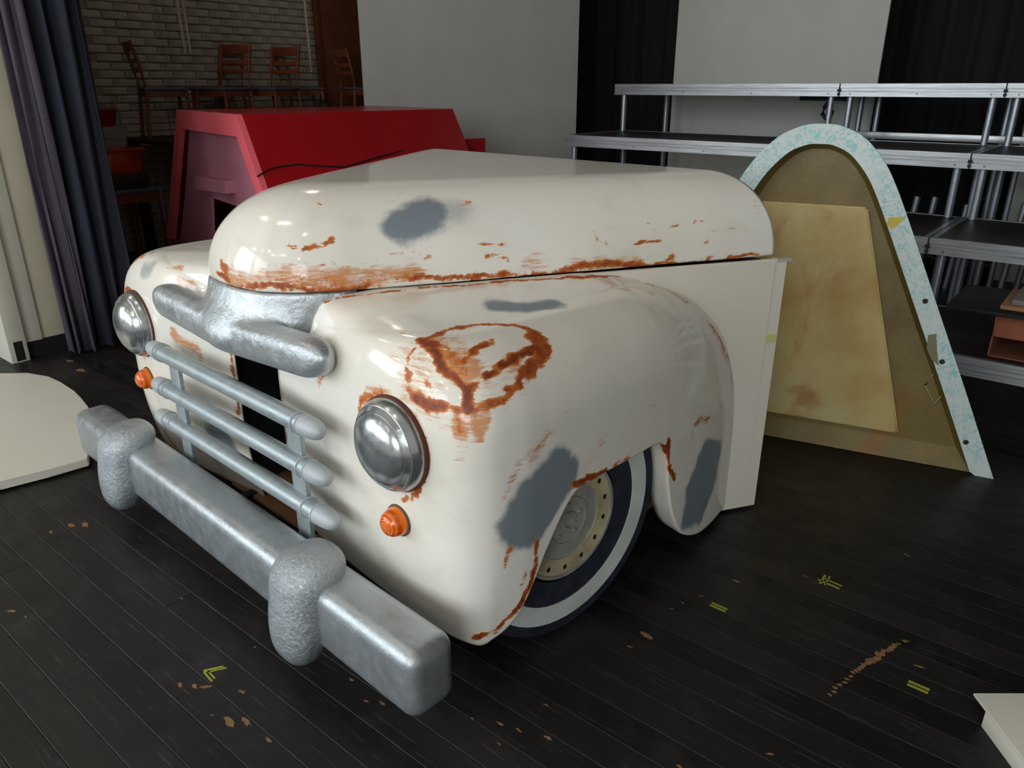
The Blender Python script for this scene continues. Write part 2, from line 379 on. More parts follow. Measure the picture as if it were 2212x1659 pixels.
# ------------------------------------------------------------------ the truck front
truck = empty('truck_front', T_O, -TA)
props(truck, 'cream vintage truck front stage prop with rust paint and silver bumper', 'truck prop')
STROKES = {}
STROKES = {'hood': [
[0,0.003,0.013,0.95,[[-0.065,0.082,1.042],[0.027,0.08,1.042],[0.155,0.1,1.041],[0.229,0.148,1.04],[0.286,0.206,1.038],[0.346,0.296,1.043],[0.399,0.394,1.046],[0.46,0.508,1.046]]],
[0,0.008,0.035,0.52,[[0.218,0.14,1.05],[0.286,0.208,1.058],[0.332,0.274,1.063]]],
[0,0.006,0.03,0.5,[[0.352,0.309,1.051],[0.405,0.408,1.054],[0.439,0.471,1.059]]],
[0,0.006,0.02,0.8,[[-0.033,0.084,1.081],[0.004,0.08,1.063]]],
[0,0.002,0.009,0.85,[[0.46,0.508,1.046],[0.579,0.738,1.041],[0.693,0.951,1.036]]],
[0,0.004,0.022,0.85,[[0.677,0.923,1.04],[0.732,1.025,1.044],[0.772,1.102,1.045],[0.8,1.158,1.037]]],
[0,0.001,0.01,0.75,[[0.8,1.158,1.033],[0.897,1.343,1.035],[1.039,1.619,1.031]]],
[0,0.004,0.014,0.7,[[0.845,1.246,1.039],[0.853,1.262,1.049]]],
[0,0.004,0.014,0.7,[[0.915,1.375,1.037],[0.923,1.39,1.049]]],
[0,0.002,0.01,0.8,[[0.237,0.201,1.162],[0.269,0.248,1.169],[0.286,0.279,1.175]]],
[0,0.001,0.008,0.62,[[0.169,0.154,1.169],[0.213,0.186,1.169]]],
[0,0.001,0.007,0.7,[[0.52,0.663,1.139],[0.54,0.694,1.127],[0.565,0.742,1.125]]],
[0,0.001,0.006,0.75,[[0.537,0.665,1.09],[0.547,0.686,1.091],[0.572,0.734,1.084]]],
[0,0.0,0.006,0.8,[[0.772,1.122,1.108],[0.821,1.216,1.103]]],
[0,0.002,0.012,0.5,[[0.701,1.027,1.161],[0.713,1.024,1.133],[0.741,1.061,1.108]]],
[0,0.001,0.01,0.5,[[0.907,1.376,1.101],[0.915,1.405,1.13],[0.964,1.497,1.127]]],
[0,0.0,0.006,0.55,[[0.827,1.259,1.148],[0.892,1.392,1.164]]],
[0,0.001,0.01,0.45,[[0.786,1.205,1.172],[0.818,1.219,1.119]]],
[0,0.002,0.012,0.42,[[0.429,0.684,1.25],[0.455,0.772,1.261]]],
[0,0.001,0.006,0.6,[[0.177,0.317,1.267],[0.191,0.32,1.263]]],
[0,0.0,0.008,0.5,[[0.418,0.456,1.117],[0.474,0.557,1.116]]],
[0,0.0,0.008,0.5,[[0.155,0.107,1.092],[0.264,0.196,1.108],[0.312,0.261,1.111]]],
[0,0.0,0.008,0.45,[[0.364,0.357,1.117],[0.427,0.486,1.135]]],
[2,0.014,0.04,0.85,[[0.028,0.08,1.046],[0.23,0.152,1.075],[0.345,0.3,1.075],[0.439,0.472,1.067]]],
[2,0.02,0.04,0.6,[[0.612,0.811,1.082],[0.636,0.853,1.076]]],
[2,0.01,0.03,0.6,[[0.684,0.937,1.057],[0.795,1.149,1.055]]],
[2,0.005,0.03,0.45,[[0.956,1.634,1.238],[1.012,1.573,1.087]]],
[2,0.005,0.02,0.5,[[0.705,1.028,1.154],[0.733,1.046,1.109]]],
[1,0.024,0.06,1.1,[[0.372,0.478,1.205],[0.386,0.536,1.222],[0.393,0.578,1.235]]],
[1,0.01,0.09,0.55,[[0.395,0.576,1.233],[0.436,0.656,1.235]]]],
'fender_r': [
[0,0.003,0.014,0.8,[[0.3,0.228,1.001],[0.396,0.324,1.024],[0.457,0.454,1.026],[0.603,0.711,1.026],[0.756,0.97,1.02]]],
[0,0.007,0.018,0.95,[[0.748,0.98,1.02],[0.779,1.095,1.006],[0.817,1.152,0.988]]],
[0,0.002,0.012,0.66,[[0.825,1.154,0.985],[0.952,1.205,0.928],[1.007,1.315,0.817],[1.018,1.444,0.666],[1.021,1.511,0.538]]],
[2,0.01,0.025,0.85,[[0.828,1.149,0.983],[0.957,1.198,0.927],[1.011,1.31,0.814],[1.024,1.42,0.674],[1.024,1.5,0.541]]],
[2,0.006,0.02,0.6,[[1.024,1.513,0.519],[1.033,1.516,0.327]]],
[1,0.014,0.045,1.05,[[0.742,0.514,1.014],[0.797,0.562,1.009],[0.826,0.642,1.006]]],
[0,0.003,0.014,0.85,[[0.787,0.182,0.999],[0.782,0.27,1.006],[0.825,0.365,1.005],[0.879,0.434,1.002],[0.93,0.47,0.991],[0.977,0.454,0.969],[1.008,0.403,0.945],[1.024,0.328,0.925],[1.031,0.269,0.906],[1.03,0.221,0.89],[1.021,0.181,0.876],[1.001,0.151,0.87]]],
[0,0.012,0.022,0.9,[[0.941,0.443,0.987],[0.983,0.432,0.966],[1.009,0.384,0.943],[1.021,0.331,0.928]]],
[0,0.003,0.012,0.8,[[0.784,0.18,0.999],[0.789,0.139,0.973],[0.801,0.117,0.939],[0.829,0.106,0.905],[0.867,0.102,0.874],[0.932,0.111,0.862],[0.995,0.144,0.866]]],
[0,0.009,0.018,1.05,[[0.865,0.104,0.883],[0.897,0.105,0.869],[0.929,0.112,0.869]]],
[0,0.007,0.015,1.15,[[0.781,0.186,1.0],[0.868,0.159,0.974],[0.936,0.157,0.944],[0.979,0.161,0.912],[0.998,0.15,0.873]]],
[0,0.006,0.015,1.1,[[0.982,0.166,0.914],[0.991,0.229,0.942],[0.987,0.317,0.959],[0.971,0.409,0.973]]],
[0,0.004,0.014,0.95,[[0.931,0.201,0.97],[0.919,0.262,0.988],[0.915,0.322,0.994]]],
[0,0.01,0.02,0.55,[[0.858,0.185,0.99],[0.909,0.191,0.976],[0.942,0.182,0.957]]],
[0,0.002,0.012,0.6,[[0.875,0.121,0.926],[0.903,0.117,0.904]]],
[2,0.04,0.05,0.8,[[0.844,0.197,0.996],[0.935,0.19,0.964]]],
[2,0.03,0.04,0.65,[[0.838,0.132,0.956],[0.893,0.118,0.913]]],
[2,0.02,0.04,0.6,[[1.008,0.211,0.917],[1.002,0.318,0.947]]],
[2,0.02,0.05,0.6,[[0.755,0.135,0.972],[0.825,0.101,0.887],[0.946,0.114,0.857]]],
[2,0.01,0.04,0.6,[[1.026,0.193,0.879],[1.02,0.35,0.93]]],
[2,0.012,0.02,0.95,[[0.978,0.129,0.859],[0.985,0.124,0.822]]],
[2,0.012,0.02,0.95,[[1.007,0.151,0.857],[1.02,0.152,0.82]]],
[2,0.01,0.02,0.8,[[1.026,0.184,0.87],[1.027,0.167,0.839]]],
[0,0.004,0.012,0.6,[[0.978,0.129,0.859],[0.985,0.125,0.828]]],
[0,0.004,0.012,0.5,[[1.013,0.157,0.857],[1.019,0.154,0.829]]],
[2,0.005,0.03,0.6,[[0.992,0.13,0.829],[0.994,0.126,0.762]]],
[0,0.006,0.016,0.68,[[0.629,0.093,0.784],[0.646,0.094,0.816],[0.689,0.094,0.843],[0.743,0.093,0.852]]],
[0,0.004,0.012,0.95,[[0.87,0.093,0.696],[0.875,0.094,0.667],[0.847,0.091,0.621],[0.8,0.089,0.584]]],
[2,0.006,0.02,0.8,[[0.855,0.094,0.829],[0.886,0.095,0.775],[0.883,0.094,0.716]]],
[2,0.01,0.02,0.7,[[0.634,0.093,0.796],[0.678,0.095,0.848],[0.748,0.094,0.862]]],
[2,0.006,0.014,0.8,[[0.901,0.097,0.776],[0.897,0.096,0.705]]],
[2,0.006,0.014,0.8,[[0.716,0.18,1.0],[0.717,0.193,1.002]]],
[0,0.0,0.01,0.55,[[0.42,0.109,0.794],[0.434,0.114,0.846]]],
[2,0.005,0.02,0.7,[[0.414,0.11,0.8],[0.437,0.116,0.86]]],
[0,0.004,0.01,1.0,[[0.986,0.172,0.181],[1.03,0.234,0.214],[1.052,0.281,0.262],[1.062,0.299,0.316],[1.066,0.306,0.362]]],
[0,0.002,0.007,0.8,[[1.066,0.31,0.361],[1.071,0.318,0.452]]],
[0,0.008,0.012,1.0,[[1.078,0.468,0.574],[1.08,0.535,0.573],[1.08,0.608,0.566]]],
[0,0.001,0.006,0.6,[[1.08,0.658,0.566],[1.08,0.73,0.562]]],
[0,0.016,0.012,1.05,[[1.067,0.94,0.522],[1.071,0.953,0.502]]],
[0,0.01,0.01,1.05,[[1.072,0.959,0.487],[1.077,0.973,0.449]]],
[0,0.005,0.008,1.05,[[1.077,0.976,0.448],[1.076,1.016,0.366]]],
[1,0.055,0.04,1.1,[[1.064,0.251,0.531],[1.071,0.297,0.597],[1.075,0.376,0.642]]],
[1,0.04,0.03,1.1,[[1.063,0.244,0.506],[1.071,0.299,0.498],[1.075,0.369,0.575],[1.077,0.433,0.613]]],
[1,0.05,0.04,1.1,[[1.07,1.161,0.17],[1.069,1.176,0.277],[1.064,1.25,0.367]]],
[1,0.045,0.035,1.1,[[1.064,1.259,0.143],[1.058,1.321,0.232],[1.056,1.34,0.331]]],
[1,0.04,0.04,1.1,[[1.068,1.206,0.158],[1.065,1.247,0.255],[1.061,1.294,0.349]]],
[0,0.003,0.01,0.62,[[1.056,0.218,0.466],[1.05,0.204,0.422]]],
[0,0.002,0.009,0.6,[[1.063,0.276,0.369],[1.059,0.27,0.338]]],
[0,0.001,0.009,0.62,[[1.072,1.125,0.544],[1.069,1.177,0.541],[1.059,1.314,0.486]]],
[2,0.004,0.02,0.6,[[1.073,1.106,0.468],[1.072,1.127,0.538],[1.06,1.3,0.495]]],
[2,0.004,0.02,0.6,[[1.075,0.372,0.772],[1.071,0.296,0.719]]],
[2,0.005,0.02,0.65,[[1.057,0.216,0.646],[1.064,0.251,0.721],[1.071,0.296,0.739]]],
[2,0.01,0.03,0.5,[[1.079,0.488,0.685],[1.08,0.582,0.673]]],
[2,0.004,0.015,0.5,[[1.075,0.418,0.809],[1.072,0.312,0.766]]],
[0,0.0,0.006,0.45,[[1.075,0.372,0.772],[1.072,0.321,0.743]]],
[0,0.0,0.006,0.45,[[1.053,0.203,0.624],[1.06,0.23,0.675]]],
[2,0.005,0.02,0.5,[[1.08,0.668,0.716],[1.079,0.866,0.698]]],
[2,0.006,0.03,0.5,[[1.053,1.271,0.703],[1.056,1.342,0.488]]],
[0,0.004,0.014,0.85,[[0.145,0.179,0.17],[0.281,0.165,0.17],[0.361,0.157,0.17]]],
[0,0.003,0.01,0.7,[[0.14,0.135,0.509],[0.142,0.156,0.282],[0.145,0.179,0.17]]],
[2,0.006,0.02,0.6,[[0.164,0.132,0.726],[0.151,0.135,0.476]]],
[2,0.006,0.03,0.4,[[0.564,0.096,0.603],[0.641,0.092,0.484]]]],
'fender_l': [
[0,0.004,0.012,0.85,[[-0.961,0.114,0.826],[-0.857,0.098,0.859],[-0.779,0.093,0.848],[-0.722,0.09,0.808]]],
[0,0.004,0.012,0.8,[[-0.735,0.089,0.668],[-0.737,0.089,0.624],[-0.812,0.09,0.592]]],
[2,0.008,0.025,0.9,[[-0.931,0.144,0.934],[-0.876,0.162,0.974],[-0.779,0.183,1.0]]],
[0,0.001,0.01,0.6,[[-0.91,0.159,0.959],[-0.8,0.192,1.001]]],
[2,0.005,0.018,0.8,[[-0.575,0.157,0.986],[-0.509,0.163,0.983]]],
[2,0.006,0.018,0.85,[[-0.499,0.143,0.958],[-0.397,0.162,0.951]]],
[1,0.012,0.04,0.62,[[-0.742,0.121,0.954],[-0.689,0.126,0.965]]],
[2,0.015,0.03,0.9,[[-0.516,0.099,0.751],[-0.442,0.105,0.73],[-0.356,0.112,0.713],[-0.34,0.114,0.664]]],
[0,0.002,0.014,0.55,[[-0.5,0.1,0.749],[-0.384,0.11,0.72]]],
[0,0.003,0.013,0.9,[[-0.93,0.144,0.185],[-0.725,0.134,0.168]]],
[0,0.008,0.02,0.8,[[-0.82,0.135,0.169],[-0.748,0.134,0.167]]],
[2,0.01,0.03,0.9,[[-0.81,0.118,0.239],[-0.751,0.133,0.168]]],
[0,0.003,0.01,0.85,[[-0.155,0.134,0.772],[-0.162,0.133,0.69],[-0.166,0.132,0.514]]],
[1,0.05,0.05,1.0,[[-0.326,0.12,0.404],[-0.274,0.135,0.32]]],
[2,0.02,0.03,0.7,[[-0.465,0.103,0.49],[-0.251,0.125,0.454]]],
[2,0.02,0.03,0.8,[[-0.544,0.117,0.285],[-0.235,0.146,0.282]]],
[0,0.004,0.014,0.7,[[-0.678,0.135,0.169],[-0.432,0.15,0.17],[-0.264,0.167,0.17]]],
[1,0.01,0.04,0.5,[[-0.943,0.119,0.328],[-0.944,0.126,0.282]]]]}
def apply_wear(o, key, mirror=False):
    me = o.data; n = len(me.vertices)
    co = np.empty(n * 3, np.float32); me.vertices.foreach_get('co', co); co = co.reshape(-1, 3)
    out = np.zeros((n, 4), np.float32); out[:, 3] = 1
    # ragged, hand-brushed outlines: shift the sample points a little
    w = np.zeros_like(co)
    for k, (f, amp) in enumerate(((9.0, .010), (23.0, .006), (61.0, .0035))):
        for ax in range(3):
            ph = co @ np.array([math.sin(1.7 * k + ax), math.cos(2.3 * k + 1.9 * ax), math.sin(3.1 + ax + k)], np.float32) * f
            ph2 = co @ np.array([math.cos(2.7 * k + ax), math.sin(1.3 * k + 2.9 * ax), math.cos(1.1 + 2 * ax + k)], np.float32) * f * 1.37
            w[:, ax] += amp * np.sin(ph * 2 + ax) * np.cos(ph2 * 2 + k)
    co0 = co; co = co + w
    for (ch, width, soft, amp, pts) in STROKES.get(key, []):
        if ch == 0: soft = max(soft, .012) * 1.1; amp *= 1.12
        P = np.array(pts, np.float32); d = np.full(n, 9.0, np.float32)
        if len(P) == 1: d = np.linalg.norm(co - P[0], axis=1)
        for a, b in zip(P, P[1:]):
            ab = b - a; t = np.clip(((co - a) @ ab) / max(1e-9, ab @ ab), 0, 1)
            d = np.minimum(d, np.linalg.norm(co - (a + t[:, None] * ab), axis=1))
        m = amp * np.exp(-1.6 * (np.maximum(0, d - width * .8) / max(soft, 1e-4)) ** 2)
        out[:, ch] = np.maximum(out[:, ch], m)
    ca = me.attributes.new('wear', 'FLOAT_COLOR', 'POINT'); ca.data.foreach_set('color', out.ravel())

FK = np.array([  # Qa, Qb, Ta, Tb, Tz, zbot, zc
 (.14, .135, .165, .15, .85, .17, .72), (.38, .110, .285, .165, .905, .17, .73), (.60, .094, .298, .195, .97, .17, .75),
 (.80, .089, .312, .235, 1.008, .165, .765), (.955, .108, .365, .36, 1.026, .155, .77), (1.035, .165, .42, .46, 1.026, .15, .77),
 (1.066, .26, .45, .51, 1.026, .22, .77), (1.074, .36, .49, .575, 1.026, .42, .77), (1.078, .46, .525, .64, 1.026, .545, .77),
 (1.08, .56, .57, .725, 1.026, .56, .77), (1.08, .68, .61, .80, 1.026, .558, .765), (1.08, .80, .65, .875, 1.026, .556, .76), (1.079, .90, .695, .955, 1.026, .55, .745),
 (1.078, .955, .72, 1.00, 1.020, .50, .735), (1.077, .985, .735, 1.03, 1.018, .36, .725), (1.076, 1.03, .757, 1.065, 1.012, .23, .71), (1.073, 1.11, .80, 1.13, .997, .115, .67),
 (1.066, 1.23, .85, 1.22, .956, .05, .60), (1.056, 1.34, .905, 1.315, .885, .03, .50), (1.046, 1.43, .965, 1.42, .765, .03, .36),
 (1.036, 1.50, 1.012, 1.51, .56, .03, .22), (1.031, 1.543, 1.031, 1.543, .36, .03, .15)])
def fender(side):
    NU, NL, NP = 330, 70, 60
    C = catmull(FK, NU)
    tang = np.gradient(C[:, :2], axis=0); tang /= np.linalg.norm(tang, axis=1)[:, None]
    nor = np.stack([tang[:, 1], -tang[:, 0]], 1)          # outward in plan
    V = []
    for i in range(NU):
        Q = C[i, :2]; T = C[i, 2:4]; Tz, zb, zc = C[i, 4:7]; nn = nor[i]
        front = 1 - min(1, max(0, (Q[1] - .2) / .25)) if i < NU * .45 else 0
        def wall(z):
            tuck = .05 * front * max(0, (.52 - z) / .37) ** 2
            return Q - nn * tuck
        col = []
        b0 = wall(zb)
        for (off, dz) in ((.085, .014), (.06, .008), (.03, .001), (.012, -.003)):
            p = b0 - nn * off; col.append((p[0], p[1], zb + dz))
        for z in np.linspace(zb, zc, NL):
            p = wall(z); col.append((p[0], p[1], z))
        d = np.linalg.norm(T - Q); dn = (T - Q) / (d + 1e-9)
        rh = min(d * .9, .25); zsh = Tz - .022 * min(1, d / .4)
        for th in np.linspace(0, math.pi / 2, NP)[1:]:
            ph = th; c_, s_ = max(0, math.cos(ph)) ** .9, math.sin(ph) ** .9
            p = Q + dn * rh * (1 - c_); col.append((p[0], p[1], zc + (zsh - zc) * s_))
        for f in np.linspace(0, 1, 40)[1:]:
            p = Q + dn * (rh + (d - rh) * f); col.append((p[0], p[1], zsh + (Tz - zsh) * math.sin(f * math.pi / 2)))
        p = T + (T - Q) / (np.linalg.norm(T - Q) + 1e-6) * .03 * min(1, np.linalg.norm(T - Q) / .1); col.append((p[0], p[1], Tz - .012))
        V += col
    nv = len(col)
    V = np.array(V); V[:, 0] *= side
    o = mesh('fender', V, grid_faces(NU, nv), M_BODY, truck, True)
    m = o.modifiers.new('thickness', 'SOLIDIFY'); m.thickness = .005; m.offset = -1
    return o
fen_r = fender(1); apply_wear(fen_r, 'fender_r')
fen_l = fender(-1); apply_wear(fen_l, 'fender_l')

HK = np.array([  # outline a,b -> inner a,b
 (0, .078, 0, .44), (.073, .083, .004, .44), (.154, .099, .010, .445), (.205, .130, .018, .45), (.25, .165, .028, .46), (.285, .205, .042, .475),
 (.330, .268, .066, .505), (.372, .345, .105, .56), (.437, .465, .165, .655), (.510, .600, .23, .76), (.615, .808, .32, .92), (.733, 1.026, .43, 1.10), (.854, 1.263, .55, 1.31), (.955, 1.45, .65, 1.475), (1.05, 1.64, .74, 1.64)])
def hood():
    NU, NP, NF = 240, 80, 24
    C = catmull(HK, NU)
    V = []
    zs, hz = 1.031, .279
    for i in range(NU):
        O, I = C[i, :2], C[i, 2:4]
        O = np.array([max(0, O[0]), O[1]]); I = np.array([max(0, I[0]), I[1]])
        col = []
        inw = (I - O) / (np.linalg.norm(I - O) + 1e-9)
        for (off, dz) in ((.05, .012), (.02, .004), (.006, -.001)):
            p = O + inw * off; col.append((p[0], p[1], zs + dz))
        e = 2 / 2.15
        for th in np.linspace(0, math.pi / 2, NP):
            p = I + (O - I) * max(0, math.cos(th)) ** e
            col.append((p[0], p[1], zs + hz * math.sin(th) ** e))
        for f in np.linspace(0, 1, NF)[1:]:
            col.append((I[0] * (1 - f), I[1], zs + hz))
        V += col
    nv = len(col)
    V = np.array(V); n = len(V)
    V2 = V.copy(); V2[:, 0] *= -1
    F = grid_faces(NU, nv) + grid_faces(NU, nv, n)
    o = mesh('hood', np.vstack([V, V2]), F, M_BODY, truck, True)
    bm = bmesh.new(); bm.from_mesh(o.data); bmesh.ops.remove_doubles(bm, verts=bm.verts, dist=.0004)
    bmesh.ops.recalc_face_normals(bm, faces=bm.faces); bm.to_mesh(o.data); bm.free()
    for p in o.data.polygons: p.use_smooth = True
    m = o.modifiers.new('thickness', 'SOLIDIFY'); m.thickness = .006; m.offset = -1
    return o
hd = hood(); apply_wear(hd, 'hood')

# flared side panels behind the fenders
def side_panel(side):
    d = np.array([.489, .872]); nrm = np.array([.872, -.489])
    p0 = np.array([.946, 1.36]); pf = np.array([.660, .85]); p1 = np.array([1.103, 1.640])
    def slab(name, q0, q1, z0, z1, t0, t1, mat, parent, bev=.002):
        bm = bmesh.new(); vs = []
        for q in (q0, q1):
            for t in (t0, t1):
                for z in (z0, z1):
                    p = q + nrm * t; vs.append(bm.verts.new((p[0] * side, p[1], z)))
        for f in ((0, 1, 3, 2), (4, 6, 7, 5), (0, 4, 5, 1), (2, 3, 7, 6), (0, 2, 6, 4), (1, 5, 7, 3)): bm.faces.new([vs[i] for i in f])
        bmesh.ops.recalc_face_normals(bm, faces=bm.faces)
        bmesh.ops.bevel(bm, geom=list(bm.edges), offset=bev, segments=2, affect='EDGES')
        o = from_bm(name, bm, mat, parent, True, 35); return o
    o = slab('side_panel', p0, p1, .012, 1.025, -.02, 0, M_PANEL, truck)
    slab('upper_panel', pf, p0 + d * .001, .50, 1.025, -.02, 0, M_PANEL, o)
    slab('raised_panel', pf, p0 + d * .0305, .50, 1.022, 0, .0035, M_PANEL, o, .0002)
    slab('raised_panel', p0 + d * .03, p1 - d * .052, .062, 1.022, 0, .0035, M_PANEL, o, .0002)
    slab('seam_ledge', p1 - d * .045, p1 + d * .02, 1.014, 1.026, -.03, .002, simple('grey_ledge_tape', srgb(176, 174, 164), .5), o)
    if side > 0: slab('tape_dab', p1 - d * .05, p1 - d * .012, .715, .745, .0003, .0045, simple('pale_yellow_tape', srgb(206, 200, 130), .5), o, .0006)
    return o
side_panel(1); side_panel(-1)

# inside of the shell: dark sheets standing in for shade, and bare timber
box('light_block_board', (-1.02, 1.585, .02), (1.02, 1.60, 1.02), M_PLY, truck)  # added unseen board, stops light leaking in from the rear
box('floor_beam', (-.93, .28, .175), (.93, .34, .215), M_WOOD, truck, .003)
box('floor_beam', (.78, .45, .02), (.815, 1.5, .05), M_WOOD, truck, .003)
box('floor_beam', (-.815, .45, .02), (-.78, 1.5, .05), M_WOOD, truck, .003)
for s in (-1, 1):
    box('shade_sheet', (s * .19 - .006, .17, .23), (s * .19 + .006, .9, 1.0), M_BLACK, truck)  # black sheets put in as the shade behind the grille gap
box('shade_sheet', (-.30, .9, .23), (.30, .91, 1.0), M_BLACK, truck)
box('timber_shelf', (-.34, .15, .168), (.3, .26, .184), M_WOOD, truck, .003)

# silver nose trim: neck under the hood and two stubby wings, one fused lump
def nose_trim():
    bm = bmesh.new()
    nose = [(-.335, .285), (-.31, .24), (-.285, .200), (-.25, .162), (-.205, .127), (-.154, .097), (-.073, .081), (0, .076), (.073, .081), (.154, .097), (.205, .127), (.25, .162), (.285, .200), (.31, .24), (.335, .285)]
    nose = catmull(nose, 41)
    rings = []
    for (z, off, wd) in catmull([(1.028, .004, 1.0), (1.005, .010, .99), (.97, .028, .96), (.935, .052, .93), (.90, .072, .90), (.865, .076, .84), (.835, .06, .74), (.812, .02, .55)], 24):
        ring = [bm.verts.new((a * wd, b - off * math.cos(a / .335 * 1.2), z)) for a, b in nose] + [bm.verts.new((.335 * wd, .33, z)), bm.verts.new((-.335 * wd, .33, z))]
        rings.append(ring)
    n = len(rings[0])
    for r0, r1 in zip(rings, rings[1:]):
        for k in range(n): bm.faces.new((r0[k], r0[(k + 1) % n], r1[(k + 1) % n], r1[k]))
    bm.faces.new(rings[0]); bm.faces.new(rings[-1])
    W = []
    L = .528
    for t in np.linspace(-math.pi / 2 * .995, math.pi / 2 * .995, 61):
        a = L * math.sin(t); e = abs(a) / L
        sc = (1 - max(0, (e - .80) / .20) ** 2.2) ** .5 if e > .80 else 1.0
        cz = .890 + .012 * e - .014 * (1 - e); cb = .074 + .004 * e
        hb, hz = (.058 - .006 * e) * sc, (.064 - .006 * e) * sc
        W.append([bm.verts.new((a, cb + hb * math.copysign(abs(math.cos(q)) ** .72, math.cos(q)), cz + hz * math.copysign(abs(math.sin(q)) ** .72, math.sin(q)))) for q in np.linspace(0, 2 * math.pi, 33)[:-1]])
    for r0, r1 in zip(W, W[1:]):
        for k in range(32): bm.faces.new((r0[k], r0[(k + 1) % 32], r1[(k + 1) % 32], r1[k]))
    bm.faces.new(W[0]); bm.faces.new(W[-1])
    o = from_bm('nose_trim', bm, M_SILVER_NOSE, truck, True)
    m = o.modifiers.new('fuse', 'REMESH'); m.mode = 'VOXEL'; m.voxel_size = .006; m.use_smooth_shade = True
    s = o.modifiers.new('soft', 'SMOOTH'); s.factor = .5; s.iterations = 22
    return o
nose_trim()

# grille: three round bars with plaster tips on two flat posts
for s in (-1, 1):
    box('grille_post', (s * .385 - .036, .024, .16), (s * .385 + .036, .040, .715), M_SILVER_BAR, truck, .003)
for (z, h) in ((.716, .550), (.574, .560), (.440, .580)):
    b = tube('grille_bar', [(-h + .09, .02, z), (-.2, .02, z), (.2, .02, z), (h - .09, .02, z)], .030, M_SILVER_BAR, truck, 20)
    for s in (-1, 1):
        prof = [(.0315, 0), (.0318, .02), (.0305, .045), (.0272, .065), (.021, .080), (.013, .089), (.005, .0935), (0, .094)]
        bm = bmesh.new(); bm_tube(bm, [(s * (h - .092 + q[1]), .02, z) for q in prof[:-1]], [q[0] for q in prof[:-1]], 20)
        from_bm('end_cap', bm, M_SILVER_CAP, b, True, 50)
        for a0 in (.395 + .04, h - .092):
            lathe('ridge', [(.0305, -.003), (.034, -.001), (.034, .002), (.0305, .004)], M_SILVER_CAP, b, 20, 'x', (s * a0, .02, z))

# bumper beam with two overriders
def rounded_beam(name, lo, hi, r, mat, parent, cuts=40):
    bm = bmesh.new(); bm_box(bm, lo, hi, r, 5)
    o = from_bm(name, bm, mat, parent, True, 60); return o
bump = rounded_beam('bumper', (-1.10, -.135, .145), (1.075, .015, .348), .042, M_SILVER, truck)
def overrider(s):
    # rings of (z, centre b, half-width a, half-depth b, shift in a)
    R = [(.085, -.150, .0, .0, 0), (.090, -.150, .030, .022, 0), (.105, -.150, .062, .046, 0), (.14, -.148, .082, .062, 0), (.19, -.142, .092, .07, 0), (.24, -.134, .094, .074, 0), (.28, -.122, .095, .08, 0),
         (.32, -.106, .100, .09, 0), (.352, -.094, .101, .094, 0), (.378, -.084, .093, .086, 0), (.398, -.076, .074, .068, 0), (.410, -.070, .045, .042, 0), (.414, -.068, 0, 0, 0)]
    C = catmull(R, 60); n = 40; V = []
    for (z, cb, ha, hb, sh) in C:
        ha, hb = max(ha, 0), max(hb, 0)
        for k in range(n):
            t = 2 * math.pi * k / n; e = .8
            ca, sa = math.cos(t), math.sin(t)
            V.append((s * .612 - .022 + ha * math.copysign(abs(ca) ** e, ca), cb + hb * math.copysign(abs(sa) ** e, sa), z))
    F = [(i * n + k, i * n + (k + 1) % n, (i + 1) * n + (k + 1) % n, (i + 1) * n + k) for i in range(59) for k in range(n)]
    o = mesh('overrider', V, F, M_SILVER_ROUGH, bump, True); return o
overrider(1); overrider(-1)
for s in (-1, 1):
    box('bumper_bracket', (s * .2 - .02, .0, .19), (s * .2 + .02, .3, .165), M_BLACK, truck, .004)

# headlights: dented chrome bowls with a stepped rim
for s in (-1, 1):
    c = (.772 if s > 0 else -.80, .085, .735)
    h = lathe('headlight', [(0, -.078), (.03, -.0765), (.055, -.072), (.08, -.062), (.097, -.050), (.1, -.045), (.104, -.046), (.113, -.034), (.115, -.032), (.118, -.032), (.126, -.018), (.1295, 0), (.126, .012)], M_CHROME, truck, 64, 'y', c, 60)
    lathe('seat_ring', [(.126, .0), (.133, .0), (.133, .016), (.126, .016)], simple('rust_brown', srgb(92, 44, 26), .8), h, 64, 'y', c)
    c = (.775 if s > 0 else -.80, .088, .507)
    b = lathe('turn_signal', [(.0, -.004), (.046, -.004), (.047, 0), (.047, .012), (0, .012)], simple('grey_lamp_base', srgb(92, 78, 66), .5), truck, 40, 'y', c)
    le = lathe('amber_lens', [(0, -.052), (.014, -.0505), (.026, -.045), (.035, -.034), (.040, -.018), (.042, -.003)], M_AMBER, b, 40, 'y', (0, 0, 0), 70); le.location = c

